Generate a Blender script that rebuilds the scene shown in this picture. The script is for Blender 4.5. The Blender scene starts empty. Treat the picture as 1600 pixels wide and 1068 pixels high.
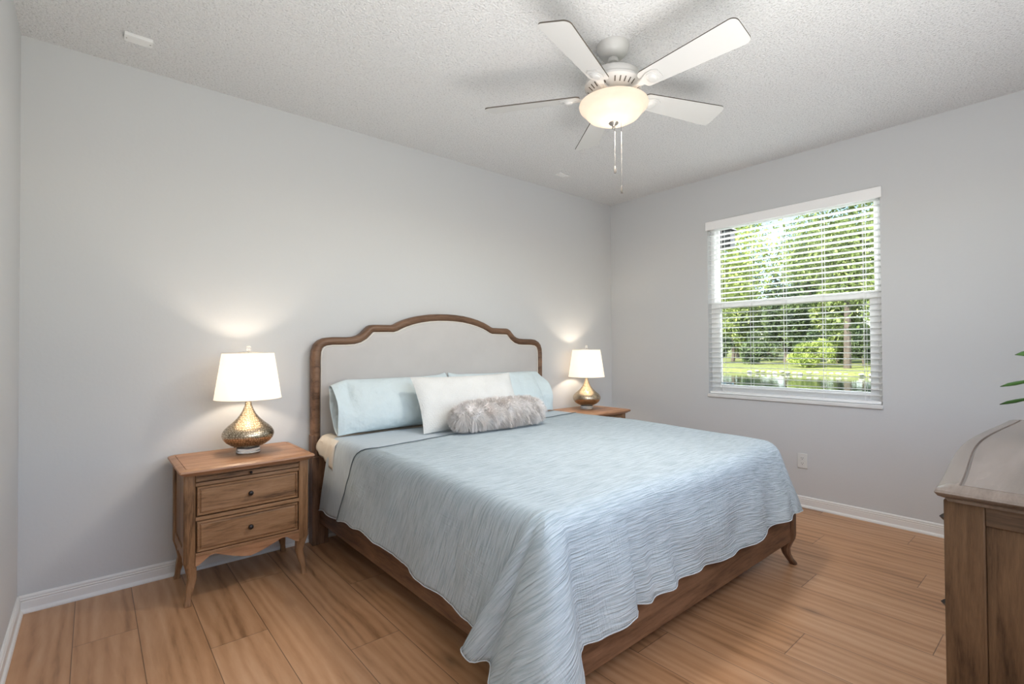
import bpy, math, random
from math import sin, cos, pi, sqrt
from mathutils import Vector, Matrix, noise

random.seed(7)
sc = bpy.context.scene
col = sc.collection

# ------------------------------------------------------------------ camera
CAM = Vector((0.2648, -3.2827, 1.2333))
YAW, PITCH, ROLL = 0.7057, 0.0130, -0.0059
fw = Vector((sin(YAW) * cos(PITCH), cos(YAW) * cos(PITCH), sin(PITCH)))
rt0 = Vector((cos(YAW), -sin(YAW), 0))
up0 = rt0.cross(fw)
rt = cos(ROLL) * rt0 + sin(ROLL) * up0
up = -sin(ROLL) * rt0 + cos(ROLL) * up0
cd = bpy.data.cameras.new('camera')
cd.sensor_width = 36
cd.lens = 769.1 / 1600 * 36
cd.clip_start = 0.02
cd.clip_end = 400
cam = bpy.data.objects.new('camera', cd)
cam.matrix_world = Matrix(((rt.x, up.x, -fw.x, CAM.x), (rt.y, up.y, -fw.y, CAM.y), (rt.z, up.z, -fw.z, CAM.z), (0, 0, 0, 1)))
col.objects.link(cam)
sc.camera = cam

# ------------------------------------------------------------------ world, sun, exposure
sc.view_settings.view_transform = 'Standard'
sc.view_settings.look = 'None'
sc.view_settings.gamma = 1
sc.view_settings.use_curve_mapping = False
sc.view_settings.exposure = 0.50
sc.cycles.use_denoising = True
sc.cycles.max_bounces = 8
sc.cycles.diffuse_bounces = 5
sc.cycles.transparent_max_bounces = 16
sc.cycles.sample_clamp_indirect = 6
sc.cycles.caustics_reflective = False
sc.cycles.caustics_refractive = False
w = bpy.data.worlds.new('sky')
sc.world = w
w.use_nodes = True
wn = w.node_tree
for n in list(wn.nodes):
    wn.nodes.remove(n)
sky = wn.nodes.new('ShaderNodeTexSky')
sky.sky_type = 'NISHITA'
sky.sun_disc = False
sky.sun_elevation = math.radians(50)
sky.sun_rotation = math.radians(200)
bg = wn.nodes.new('ShaderNodeBackground')
bg.inputs['Strength'].default_value = 0.32
wo = wn.nodes.new('ShaderNodeOutputWorld')
wn.links.new(sky.outputs[0], bg.inputs[0])
wn.links.new(bg.outputs[0], wo.inputs[0])


def light(name, typ, loc, energy, color=(1, 1, 1), direction=None, **kw):
    l = bpy.data.lights.new(name, typ)
    l.energy = energy
    l.color = color
    for k, v in kw.items():
        setattr(l, k, v)
    o = bpy.data.objects.new(name, l)
    o.location = loc
    if direction is not None:
        o.rotation_euler = Vector(direction).to_track_quat('-Z', 'Y').to_euler()
    col.objects.link(o)
    return o


light('sun', 'SUN', (0, 0, 12), 7.6, (1, .96, .88), (0.75, -0.24, -0.62), angle=0.02)
# added fill lights: rear opening, upward at the ceiling, outside above the window
light('rear_fill', 'AREA', (2.0, -3.69, 1.62), 10, (.97, .985, 1), (0, 1, -.02), shape='RECTANGLE', size=3.0, size_y=1.5)  # extra area light set in the made-up rear opening
light('upward_fill', 'AREA', (1.30, -2.9, .98), 42, (1, .988, .97), (0, .0, 1), shape='RECTANGLE', size=2.3, size_y=1.1, spread=math.radians(172))  # added lamp aimed up, stands in for light bounced off the ceiling
light('sky_fill', 'AREA', (6.6, -1.7, 4.1), 950, (.95, .975, 1), (-2.2, 0, -2.5), shape='RECTANGLE', size=3.2, size_y=1.6)  # added area light standing in for sky, brightens slats and bed


# ------------------------------------------------------------------ mesh helpers
class MB:
    def __init__(s):
        s.v = []
        s.f = []
        s.uv = None

    def add(s, vs, fs):
        k = len(s.v)
        s.v += [tuple(v) for v in vs]
        s.f += [tuple(i + k for i in f) for f in fs]
        return s

    def box(s, x0, x1, y0, y1, z0, z1):
        vs = [(x0, y0, z0), (x1, y0, z0), (x1, y1, z0), (x0, y1, z0), (x0, y0, z1), (x1, y0, z1), (x1, y1, z1), (x0, y1, z1)]
        return s.add(vs, [(0, 3, 2, 1), (4, 5, 6, 7), (0, 1, 5, 4), (1, 2, 6, 5), (2, 3, 7, 6), (3, 0, 4, 7)])

    def loft(s, rings, closed=True, cap0=True, cap1=True, loop=False):
        k = len(s.v)
        n = len(rings[0])
        for r in rings:
            s.v += [tuple(p) for p in r]
        m = len(rings)
        for i in range(m if loop else m - 1):
            a = k + i * n
            b = k + ((i + 1) % m) * n
            for j in range(n if closed else n - 1):
                j2 = (j + 1) % n
                s.f.append((a + j, a + j2, b + j2, b + j))
        if cap0 and not loop:
            s.f.append(tuple(k + j for j in reversed(range(n))))
        if cap1 and not loop:
            s.f.append(tuple(k + (m - 1) * n + j for j in range(n)))
        return s

    def lathe(s, prof, c=(0, 0, 0), n=40, cap0=False, cap1=False):
        rings = [[(c[0] + r * cos(2 * pi * j / n), c[1] + r * sin(2 * pi * j / n), c[2] + z) for j in range(n)] for r, z in prof]
        return s.loft(rings, True, cap0, cap1)

    def tube(s, pts, r, n=8, loop=False):
        pts = [Vector(p) for p in pts]
        rings = []
        nn = None
        m = len(pts)
        for i, p in enumerate(pts):
            if loop:
                t = pts[(i + 1) % m] - pts[i - 1]
            else:
                t = pts[min(i + 1, m - 1)] - pts[max(i - 1, 0)]
            t.normalize()
            if nn is None:
                nn = t.orthogonal().normalized()
            nn = (nn - t * nn.dot(t)).normalized()
            b = t.cross(nn)
            rr = r[i] if isinstance(r, (list, tuple)) else r
            rings.append([p + (nn * cos(2 * pi * j / n) + b * sin(2 * pi * j / n)) * rr for j in range(n)])
        return s.loft(rings, True, True, True, loop)

    def build(s, name, mat, parent=None, smooth=True, bevel=0, loc=None, seg=2):
        me = bpy.data.meshes.new(name)
        me.from_pydata(s.v, [], s.f)
        if s.uv:
            ul = me.uv_layers.new(name='UVMap')
            for lp in me.loops:
                ul.data[lp.index].uv = s.uv[lp.vertex_index]
        mats = mat if isinstance(mat, (list, tuple)) else [mat]
        for m_ in mats:
            me.materials.append(m_)
        me.validate()
        me.update()
        if smooth:
            try:
                me.shade_smooth()
                me.set_sharp_from_angle(angle=math.radians(38))
            except Exception:
                pass
        o = bpy.data.objects.new(name, me)
        col.objects.link(o)
        if parent:
            o.parent = parent
        if loc:
            o.location = loc
        if bevel:
            b = o.modifiers.new('bevel', 'BEVEL')
            b.width = bevel
            b.segments = seg
            b.limit_method = 'ANGLE'
            b.angle_limit = math.radians(50)
        return o


def empty(name, loc, rz=0):
    o = bpy.data.objects.new(name, None)
    o.location = loc
    o.rotation_euler = (0, 0, rz)
    o.empty_display_size = .05
    col.objects.link(o)
    return o


def tag(o, label=None, cat=None, group=None, kind=None):
    if label:
        o['label'] = label
    if cat:
        o['category'] = cat
    if group:
        o['group'] = group
    if kind:
        o['kind'] = kind
    return o


def struct(o, label=None):
    return tag(o, label, None, None, 'structure')


def copy_tree(o, parent=None):
    c = o.copy()
    col.objects.link(c)
    if parent:
        c.parent = parent
    for ch in list(o.children):
        copy_tree(ch, c)
    return c


# ------------------------------------------------------------------ materials
def newmat(name):
    m = bpy.data.materials.new(name)
    m.use_nodes = True
    nt = m.node_tree
    return m, nt, nt.nodes['Principled BSDF']


def N(nt, typ, **kw):
    n = nt.nodes.new(typ)
    for k, v in kw.items():
        if k in n.inputs.keys():
            n.inputs[k].default_value = v
        else:
            setattr(n, k, v)
    return n


def ramp(nt, fac, stops):
    r = nt.nodes.new('ShaderNodeValToRGB')
    while len(r.color_ramp.elements) < len(stops):
        r.color_ramp.elements.new(.5)
    for e, (p, c) in zip(r.color_ramp.elements, stops):
        e.position = p
        e.color = (*c, 1) if len(c) == 3 else c
    nt.links.new(fac, r.inputs[0])
    return r.outputs[0]


def mapped(nt, scale=(1, 1, 1), coord='Object', rot=(0, 0, 0)):
    tc = nt.nodes.new('ShaderNodeTexCoord')
    mp = nt.nodes.new('ShaderNodeMapping')
    mp.inputs['Scale'].default_value = scale
    mp.inputs['Rotation'].default_value = rot
    nt.links.new(tc.outputs[coord], mp.inputs[0])
    return mp.outputs[0]


def noise_n(nt, vec, scale, detail=2, rough=.5, dist=0):
    n = nt.nodes.new('ShaderNodeTexNoise')
    n.inputs['Scale'].default_value = scale
    n.inputs['Detail'].default_value = detail
    n.inputs['Roughness'].default_value = rough
    n.inputs['Distortion'].default_value = dist
    nt.links.new(vec, n.inputs['Vector'])
    return n.outputs['Fac']


def bump(nt, b, height, strength, distance, prev=None):
    bp = nt.nodes.new('ShaderNodeBump')
    bp.inputs['Strength'].default_value = strength
    bp.inputs['Distance'].default_value = distance
    nt.links.new(height, bp.inputs['Height'])
    if prev:
        nt.links.new(prev, bp.inputs['Normal'])
    nt.links.new(bp.outputs[0], b.inputs['Normal'])
    return bp.outputs[0]


def plain(name, c, rough=.5, metal=0, spec=.5, bumps=None, var=0.0):
    m, nt, b = newmat(name)
    b.inputs['Base Color'].default_value = (*c, 1)
    b.inputs['Roughness'].default_value = rough
    b.inputs['Metallic'].default_value = metal
    b.inputs['Specular IOR Level'].default_value = spec
    v = mapped(nt)
    if var:
        f = noise_n(nt, v, 6, 3)
        nt.links.new(ramp(nt, f, [(.3, tuple(x * (1 - var) for x in c)), (.7, tuple(min(1, x * (1 + var)) for x in c))]), b.inputs['Base Color'])
    prev = None
    for sc_, st, di in (bumps or []):
        prev = bump(nt, b, noise_n(nt, v, sc_, 3), st, di, prev)
    return m


def wood(name, axis, dark, mid, lightc, rough=.45, scale=1.0, spec=.4, grain=30):
    m, nt, b = newmat(name)
    s = {'x': (1, 9, 9), 'y': (9, 1, 9), 'z': (9, 9, 1)}[axis]
    s = tuple(q * scale for q in s)
    v = mapped(nt, s)
    f1 = noise_n(nt, v, 2.2, 5, .6, .8)
    f2 = noise_n(nt, v, grain * .5, 4, .65, .2)
    mx = nt.nodes.new('ShaderNodeMath')
    mx.operation = 'MULTIPLY_ADD'
    nt.links.new(f2, mx.inputs[0])
    mx.inputs[1].default_value = .45
    nt.links.new(f1, mx.inputs[2])
    c = ramp(nt, mx.outputs[0], [(.5, dark), (.7, mid), (.92, lightc)])
    nt.links.new(c, b.inputs['Base Color'])
    b.inputs['Roughness'].default_value = rough
    b.inputs['Specular IOR Level'].default_value = spec
    bump(nt, b, f2, .25, .002)
    return m


M = {}
M['wall'] = plain('wall_paint', (.60, .608, .615), .75, spec=.25, bumps=[(55, .12, .004)])
M['white'] = plain('white_paint', (.78, .78, .77), .4, bumps=[(30, .03, .002)])
M['window_white'] = plain('window_enamel', (.93, .93, .93), .35, bumps=[(30, .02, .002)])
M['stone'] = plain('sill_marble', (.74, .74, .73), .3, var=.05)
M['fan_white'] = plain('fan_enamel', (.56, .555, .54), .4, bumps=[(20, .02, .002)])
M['blade_edge'] = plain('blade_edge', (.09, .075, .06), .6, var=.1)
M['iron'] = plain('oil_rubbed_knob', (.035, .03, .028), .35, .7, bumps=[(60, .1, .002)])
M['dark'] = plain('dark_gap', (.02, .017, .015), .8, var=.2)
M['steel'] = plain('brushed_nickel', (.42, .40, .37), .35, .9, bumps=[(80, .05, .001)])
M['chain'] = plain('aged_chain', (.10, .09, .08), .6, .3, bumps=[(80, .05, .001)])
M['plastic'] = plain('outlet_plastic', (.70, .70, .68), .35, var=.02)
M['slot'] = plain('outlet_slot', (.06, .06, .06), .6, var=.1)
M['sticker'] = plain('sticker', (.45, .66, .78), .5, var=.05)

W_D, W_M, W_L = (.085, .042, .019), (.26, .138, .065), (.36, .205, .108)
M['wood_x'] = wood('oak_x', 'x', W_D, W_M, W_L)
M['wood_y'] = wood('oak_y', 'y', W_D, W_M, W_L)
M['wood_z'] = wood('oak_z', 'z', W_D, W_M, W_L)
T_D, T_M, T_L = (.24, .115, .056), (.37, .19, .098), (.45, .25, .14)
M['top_x'] = wood('oak_top_x', 'x', T_D, T_M, T_L, .38)
B_D, B_M, B_L = (.06, .030, .016), (.15, .080, .045), (.22, .125, .074)
M['bed_x'] = wood('walnut_x', 'x', B_D, B_M, B_L)
M['bed_y'] = wood('walnut_y', 'y', B_D, B_M, B_L)
M['bed_z'] = wood('walnut_z', 'z', B_D, B_M, B_L)
D_D, D_M, D_L = (.045, .024, .011), (.105, .057, .028), (.155, .087, .043)
M['dr_x'] = wood('dresser_x', 'x', D_D, D_M, D_L)
M['dr_y'] = wood('dresser_y', 'y', D_D, D_M, D_L)
M['dr_z'] = wood('dresser_z', 'z', D_D, D_M, D_L, .55, spec=.2, grain=44)
M['dr_top'] = wood('dresser_top', 'x', (.115, .085, .065), (.155, .118, .092), (.19, .148, .118), .22, spec=.7)


def popcorn():
    m, nt, b = newmat('popcorn_ceiling')
    b.inputs['Roughness'].default_value = .9
    b.inputs['Specular IOR Level'].default_value = .1
    v = mapped(nt)
    f = noise_n(nt, v, 100, 4, .62, .3)
    nt.links.new(ramp(nt, f, [(.33, (.66, .66, .66)), (.44, (.85, .85, .85)), (.62, (.90, .90, .90))]), b.inputs['Base Color'])
    bump(nt, b, f, 1.0, .017)
    return m


M['ceiling'] = popcorn()


def floor_mat():
    m, nt, b = newmat('oak_planks')
    tc = nt.nodes.new('ShaderNodeTexCoord')
    sp = nt.nodes.new('ShaderNodeSeparateXYZ')
    nt.links.new(tc.outputs['Object'], sp.inputs[0])

    def mth(op, a, bb=None, c=None):
        n = nt.nodes.new('ShaderNodeMath')
        n.operation = op
        for i, q in enumerate((a, bb, c)):
            if q is None:
                continue
            if isinstance(q, (int, float)):
                n.inputs[i].default_value = q
            else:
                nt.links.new(q, n.inputs[i])
        return n.outputs[0]
    PW, PL = .218, 1.5
    xr = mth('DIVIDE', mth('SUBTRACT', sp.outputs[0], .205 - PW * 4), PW)
    row = mth('FLOOR', xr)
    fx = mth('FRACT', xr)
    off = mth('MULTIPLY', mth('FRACT', mth('MULTIPLY', row, .63)), PL)
    # joints line up with the ones seen near the foot of the bed
    yr = mth('DIVIDE', mth('ADD', mth('SUBTRACT', sp.outputs[1], -2.47 - 6 * PL + PL * .82), off), PL)
    rowj = mth('FLOOR', yr)
    fy = mth('FRACT', yr)
    cmb = nt.nodes.new('ShaderNodeCombineXYZ')
    nt.links.new(row, cmb.inputs[0])
    nt.links.new(rowj, cmb.inputs[1])
    wnz = nt.nodes.new('ShaderNodeTexWhiteNoise')
    wnz.noise_dimensions = '2D'
    nt.links.new(cmb.outputs[0], wnz.inputs['Vector'])
    rnd = wnz.outputs['Value']
    gv = nt.nodes.new('ShaderNodeCombineXYZ')
    nt.links.new(mth('MULTIPLY', sp.outputs[0], 1.0), gv.inputs[0])
    nt.links.new(mth('MULTIPLY', sp.outputs[1], .11), gv.inputs[1])
    nt.links.new(mth('MULTIPLY', rnd, 37.0), gv.inputs[2])
    g1 = noise_n(nt, gv.outputs[0], 6, 4, .6, 1.0)
    g2 = noise_n(nt, gv.outputs[0], 75, 3, .6, .3)
    wv = nt.nodes.new('ShaderNodeTexWave')
    wv.inputs['Scale'].default_value = 6
    wv.inputs['Distortion'].default_value = 9
    wv.inputs['Detail'].default_value = 2
    wv.inputs['Detail Scale'].default_value = 1.2
    nt.links.new(gv.outputs[0], wv.inputs['Vector'])
    tot = mth('ADD', mth('MULTIPLY', g1, .62), mth('ADD', mth('MULTIPLY', g2, .22), mth('MULTIPLY', wv.outputs['Fac'], .16)))
    tot = mth('ADD', tot, mth('MULTIPLY', mth('SUBTRACT', rnd, .5), .10))
    c = ramp(nt, tot, [(.28, (.27, .135, .062)), (.42, (.43, .228, .113)), (.56, (.50, .280, .150)), (.74, (.57, .340, .198))])
    # knots
    kv = nt.nodes.new('ShaderNodeCombineXYZ')
    nt.links.new(mth('MULTIPLY', sp.outputs[0], 3.2), kv.inputs[0])
    nt.links.new(mth('MULTIPLY', sp.outputs[1], 1.3), kv.inputs[1])
    vo = nt.nodes.new('ShaderNodeTexVoronoi')
    vo.inputs['Scale'].default_value = 1.0
    nt.links.new(kv.outputs[0], vo.inputs['Vector'])
    kn = ramp(nt, vo.outputs['Distance'], [(.0, (.35, .35, .35)), (.05, (.7, .7, .7)), (.13, (1, 1, 1))])
    mk = nt.nodes.new('ShaderNodeMixRGB')
    mk.blend_type = 'MULTIPLY'
    mk.inputs[0].default_value = .8
    nt.links.new(c, mk.inputs[1])
    nt.links.new(kn, mk.inputs[2])
    # gaps
    dx = mth('MULTIPLY', mth('MINIMUM', fx, mth('SUBTRACT', 1.0, fx)), PW)
    dy = mth('MULTIPLY', mth('MINIMUM', fy, mth('SUBTRACT', 1.0, fy)), PL)
    d = mth('MINIMUM', dx, dy)
    gap = ramp(nt, mth('MULTIPLY', d, 100.0), [(.0, (.38, .38, .38)), (.12, (.5, .5, .5)), (.22, (1, 1, 1))])
    mg = nt.nodes.new('ShaderNodeMixRGB')
    mg.blend_type = 'MULTIPLY'
    mg.inputs[0].default_value = 1
    nt.links.new(mk.outputs[0], mg.inputs[1])
    nt.links.new(gap, mg.inputs[2])
    nt.links.new(mg.outputs[0], b.inputs['Base Color'])
    b.inputs['Roughness'].default_value = .38
    b.inputs['Specular IOR Level'].default_value = .45
    p1 = bump(nt, b, g2, .12, .002)
    bump(nt, b, gap, .4, .002, p1)
    return m


M['floor'] = floor_mat()


def cloth(name, c, dark=None, crinkle=1.0, rough=.9, uv=True, fine=1.0, cross=.5, sheen=.2):
    m, nt, b = newmat(name)
    b.inputs['Roughness'].default_value = rough
    b.inputs['Specular IOR Level'].default_value = .15
    b.inputs['Sheen Weight'].default_value = sheen
    coord = 'UV' if uv else 'Object'
    dark = dark or tuple(x * .82 for x in c)
    v = mapped(nt, (9, 150, 1), coord)
    f = noise_n(nt, v, 1.0, 3, .55, .35)
    v2 = mapped(nt, (120, 9, 1), coord)
    f2 = noise_n(nt, v2, 1.0, 3, .55, .3)
    v3 = mapped(nt, (1, 1, 1), coord)
    weave = noise_n(nt, v3, 420 * fine, 2, .6)
    patch = noise_n(nt, v3, 3.2, 2, .5)
    nt.links.new(ramp(nt, f, [(.36, dark), (.56, c), (.7, tuple(min(1, x * 1.06) for x in c))]), b.inputs['Base Color'])
    if crinkle:
        mm = nt.nodes.new('ShaderNodeMath')
        mm.operation = 'MULTIPLY'
        nt.links.new(f2, mm.inputs[0])
        nt.links.new(ramp(nt, patch, [(.45, (0, 0, 0)), (.6, (1, 1, 1))]), mm.inputs[1])
        p = bump(nt, b, f, .75 * crinkle, .006)
        p = bump(nt, b, mm.outputs[0], cross * crinkle, .005, p)
        bump(nt, b, weave, .25, .001, p)
    else:
        bump(nt, b, weave, .2, .001)
    return m


M['coverlet'] = cloth('blue_gauze', (.50, .575, .615), (.37, .445, .485), crinkle=1.7, sheen=0)
M['hem'] = plain('hem_stitching', (.50, .54, .56), .9, var=.05)
M['edge_shade'] = plain('edge_shadow_grey', (.10, .13, .15), .9, var=.1)  # dark grey that stands for shade at the coverlet's head edge
M['blanket'] = cloth('blue_blanket', (.49, .56, .60), (.43, .50, .545), crinkle=.55, cross=.1)
M['sheet'] = plain('cream_sheet', (.72, .66, .57), .9, spec=.1, bumps=[(14, .25, .02), (300, .2, .001)], var=.04)
M['pcase'] = plain('pale_aqua_cotton', (.62, .70, .715), .85, spec=.15, bumps=[(9, .5, .05), (380, .15, .0008)], var=.03)
M['cream'] = plain('speckled_cream_weave', (.71, .71, .69), .95, spec=.1, bumps=[(130, .9, .006), (400, .3, .001)], var=.05)
M['uphol'] = plain('grey_linen', (.53, .51, .495), .95, spec=.1, bumps=[(300, .3, .001)], var=.03)
M['piping'] = plain('white_piping', (.72, .68, .62), .8, var=.02)
M['leaf'] = plain('houseplant_leaf', (.022, .055, .010), .5, spec=.2, bumps=[(30, .2, .003)], var=.35)
M['soil'] = plain('potting_soil', (.04, .025, .015), .95, var=.4)
M['pot'] = plain('white_ceramic', (.75, .74, .72), .25, var=.02)


def fur_mat():
    m, nt, b = newmat('faux_fur')
    v = mapped(nt)
    f = noise_n(nt, v, 9, 3)
    nt.links.new(ramp(nt, f, [(.3, (.66, .59, .545)), (.5, (.74, .70, .67)), (.65, (.79, .76, .745))]), b.inputs['Base Color'])
    b.inputs['Roughness'].default_value = .7
    b.inputs['Specular IOR Level'].default_value = .2
    return m


M['fur'] = fur_mat()


def mercury():
    m, nt, b = newmat('hammered_champagne_metal')
    v = mapped(nt)
    vo = nt.nodes.new('ShaderNodeTexVoronoi')
    vo.feature = 'DISTANCE_TO_EDGE'
    vo.inputs['Scale'].default_value = 85
    vo.inputs['Randomness'].default_value = .65
    nt.links.new(v, vo.inputs['Vector'])
    b.inputs['Metallic'].default_value = 1
    b.inputs['Roughness'].default_value = .27
    cc = ramp(nt, vo.outputs['Distance'], [(.0, (.20, .14, .08)), (.20, (.74, .63, .48))])
    nt.links.new(cc, b.inputs['Base Color'])
    bump(nt, b, cc, .35, .0015)
    return m


M['mercury'] = mercury()


def acrylic():
    m, nt, b = newmat('clear_acrylic')
    b.inputs['Base Color'].default_value = (.95, .96, .96, 1)
    b.inputs['Transmission Weight'].default_value = .85
    b.inputs['Roughness'].default_value = .05
    b.inputs['IOR'].default_value = 1.49
    return m


M['acrylic'] = acrylic()


def glass_pane():
    m, nt, b = newmat('window_glass')
    nt.nodes.remove(b)
    out = [n for n in nt.nodes if n.type == 'OUTPUT_MATERIAL'][0]
    t = nt.nodes.new('ShaderNodeBsdfTransparent')
    t.inputs[0].default_value = (.96, .98, .97, 1)
    g = nt.nodes.new('ShaderNodeBsdfGlossy')
    g.inputs['Roughness'].default_value = .02
    lw = nt.nodes.new('ShaderNodeFresnel')
    lw.inputs[0].default_value = 1.35
    mx = nt.nodes.new('ShaderNodeMixShader')
    nt.links.new(lw.outputs[0], mx.inputs[0])
    nt.links.new(t.outputs[0], mx.inputs[1])
    nt.links.new(g.outputs[0], mx.inputs[2])
    nt.links.new(mx.outputs[0], out.inputs[0])
    return m


M['glass'] = glass_pane()


def shade_mat(name, c, trans, emit, ecol, transp=0.0, var=0.0):
    """lit lamp shade: diffuse cloth or glass lit through from inside, with its own glow"""
    m, nt, b = newmat(name)
    nt.nodes.remove(b)
    out = [n for n in nt.nodes if n.type == 'OUTPUT_MATERIAL'][0]
    d = nt.nodes.new('ShaderNodeBsdfDiffuse')
    d.inputs[0].default_value = (*c, 1)
    t = nt.nodes.new('ShaderNodeBsdfTranslucent')
    t.inputs[0].default_value = (*c, 1)
    e = nt.nodes.new('ShaderNodeEmission')
    e.inputs[0].default_value = (*ecol, 1)
    e.inputs[1].default_value = emit
    if var:
        f = noise_n(nt, mapped(nt), 9, 3, .5, 1.5)
        nt.links.new(ramp(nt, f, [(.35, tuple(x * (1 - var) for x in ecol)), (.65, ecol)]), e.inputs[0])
    m1 = nt.nodes.new('ShaderNodeMixShader')
    m1.inputs[0].default_value = trans
    nt.links.new(d.outputs[0], m1.inputs[1])
    nt.links.new(t.outputs[0], m1.inputs[2])
    tr = nt.nodes.new('ShaderNodeBsdfTransparent')
    m2 = nt.nodes.new('ShaderNodeMixShader')
    m2.inputs[0].default_value = transp
    nt.links.new(m1.outputs[0], m2.inputs[1])
    nt.links.new(tr.outputs[0], m2.inputs[2])
    ad = nt.nodes.new('ShaderNodeAddShader')
    nt.links.new(m2.outputs[0], ad.inputs[0])
    nt.links.new(e.outputs[0], ad.inputs[1])
    nt.links.new(ad.outputs[0], out.inputs[0])
    return m


M['shade'] = shade_mat('linen_shade', (.85, .80, .72), .5, .26, (1, .92, .84))
M['bowl'] = shade_mat('frosted_glass', (.45, .41, .36), .6, .34, (1, .80, .66), .10, .12)

def slat_mat():
    m, nt, b = newmat('blind_slat')
    b.inputs['Base Color'].default_value = (.93, .93, .92, 1)
    b.inputs['Roughness'].default_value = .45
    out = [n for n in nt.nodes if n.type == 'OUTPUT_MATERIAL'][0]
    tl = nt.nodes.new('ShaderNodeBsdfTranslucent')
    tl.inputs[0].default_value = (.93, .94, .93, 1)
    mx = nt.nodes.new('ShaderNodeMixShader')
    mx.inputs[0].default_value = .4
    nt.links.new(b.outputs[0], mx.inputs[1])
    nt.links.new(tl.outputs[0], mx.inputs[2])
    nt.links.new(mx.outputs[0], out.inputs[0])
    return m


M['slat'] = slat_mat()

# ------------------------------------------------------------------ room shell
X1, Y0, HT = 4.444, -3.60, 2.74
WY0, WY1, WZ0, WZ1 = -2.345, -1.078, .822, 2.343     # right-hand window opening
T = .13
struct(MB().box(-T, X1 + .16, Y0 - T, T, -.12, 0).build('floor', M['floor'], smooth=False))
struct(MB().box(-T, X1 + .16, Y0 - T, T, HT, HT + .12).build('ceiling', M['ceiling'], smooth=False))
struct(MB().box(-T, X1 + .16, 0, T, 0, HT).build('wall_back', M['wall'], smooth=False))
struct(MB().box(-T, 0, Y0, 0, 0, HT).build('wall_left', M['wall'], smooth=False))
RW = X1 + .15
struct(MB().box(X1, RW, Y0, WY0, 0, HT).box(X1, RW, WY1, 0, 0, HT).box(X1, RW, WY0, WY1, 0, WZ0).box(X1, RW, WY0, WY1, WZ1, HT)
       .build('wall_right', M['wall'], smooth=False))
struct(MB().box(0, .48, Y0 - T, Y0, 0, HT).box(3.52, X1, Y0 - T, Y0, 0, HT).box(.48, 3.52, Y0 - T, Y0, 0, .86).box(.48, 3.52, Y0 - T, Y0, 2.38, HT)
       .build('wall_front', M['wall'], smooth=False))  # the opening is made up to admit the rear fill


def skirt(name, path, inward):
    """baseboard with shoe moulding, profile swept along a straight wall"""
    prof = [(0, 0), (.022, 0), (.022, .006), (.019, .013), (.013, .018), (.012, .020), (.012, .052), (.0105, .056), (.0125, .060), (.0125, .064), (.0095, .067), (.011, .071), (.0105, .077), (.006, .083), (0, .083)]
    a, b_ = Vector(path[0]), Vector(path[1])
    i_ = Vector(inward)
    rings = [[p + i_ * d + Vector((0, 0, z)) for d, z in prof] for p in (a, b_)]
    return struct(MB().loft(rings).build(name, M['white'], smooth=False))


skirt('baseboard_back', [(.0, 0, 0), (X1, 0, 0)], (0, -1, 0))
skirt('baseboard_left', [(0, Y0, 0), (0, 0, 0)], (1, 0, 0))
skirt('baseboard_right', [(X1, Y0, 0), (X1, 0, 0)], (-1, 0, 0))
skirt('baseboard_front', [(.0, Y0, 0), (X1, Y0, 0)], (0, 1, 0))

# window: white metal single-hung unit set 6-7 cm back in the recess
win = empty('window_1', (X1 + .08, (WY0 + WY1) / 2, WZ0))
struct(win)
hw = (WY1 - WY0) / 2
hz = WZ1 - WZ0


def frame_mb(y0, y1, z0, z1, wd, x0, x1):
    return (MB().box(x0, x1, y0, y0 + wd, z0, z1).box(x0, x1, y1 - wd, y1, z0, z1)
            .box(x0, x1, y0 + wd, y1 - wd, z0, z0 + wd).box(x0, x1, y0 + wd, y1 - wd, z1 - wd, z1))


frame_mb(-hw, hw, 0, hz, .032, -.02, .05).build('window_frame', M['window_white'], win, bevel=.003)
zm = 1.605 - WZ0
frame_mb(-hw + .03, hw - .03, .03, zm + .028, .052, -.022, .01).build('lower_sash', M['window_white'], win, bevel=.003)
frame_mb(-hw + .03, hw - .03, zm - .025, hz - .03, .03, .016, .04).build('upper_sash', M['window_white'], win, bevel=.003)
MB().box(-.007, -.003, -hw + .08, hw - .08, .08, zm - .02).build('lower_glass', M['glass'], win, smooth=False)
MB().box(.026, .030, -hw + .058, hw - .058, zm, hz - .058).build('upper_glass', M['glass'], win, smooth=False)
MB().box(-.0085, -.0075, hw - .19, hw - .086, .085, .105).build('sticker', M['sticker'], win, smooth=False)
for dy in (.137, .165):
    r_ = MB()
    r_.tube([(-.010, hw - dy + .008 * cos(a), .097 + .011 * sin(a)) for a in [2 * pi * k / 12 for k in range(12)]], .0028, 6, True)
    r_.build('sash_lock', M['steel'], win)
struct(MB().box(X1 - .016, X1 + .06, WY0 - .004, WY1 + .004, WZ0 - .028, WZ0 + .002).build('trim_1', M['stone'], bevel=.006), 'white marble window sill')

# made-up window behind the camera, an opening for the rear fill light
added_win = empty('added_window', (2.0, Y0 - .06, .86))
struct(added_win)
(MB().box(-1.52, -1.47, -.04, .04, 0, 1.52).box(1.47, 1.52, -.04, .04, 0, 1.52).box(-1.47, 1.47, -.04, .04, 0, .05)
 .box(-1.47, 1.47, -.04, .04, 1.47, 1.52)).build('window_frame', M['window_white'], added_win, bevel=.003)  # frame of the made-up rear window

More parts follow.
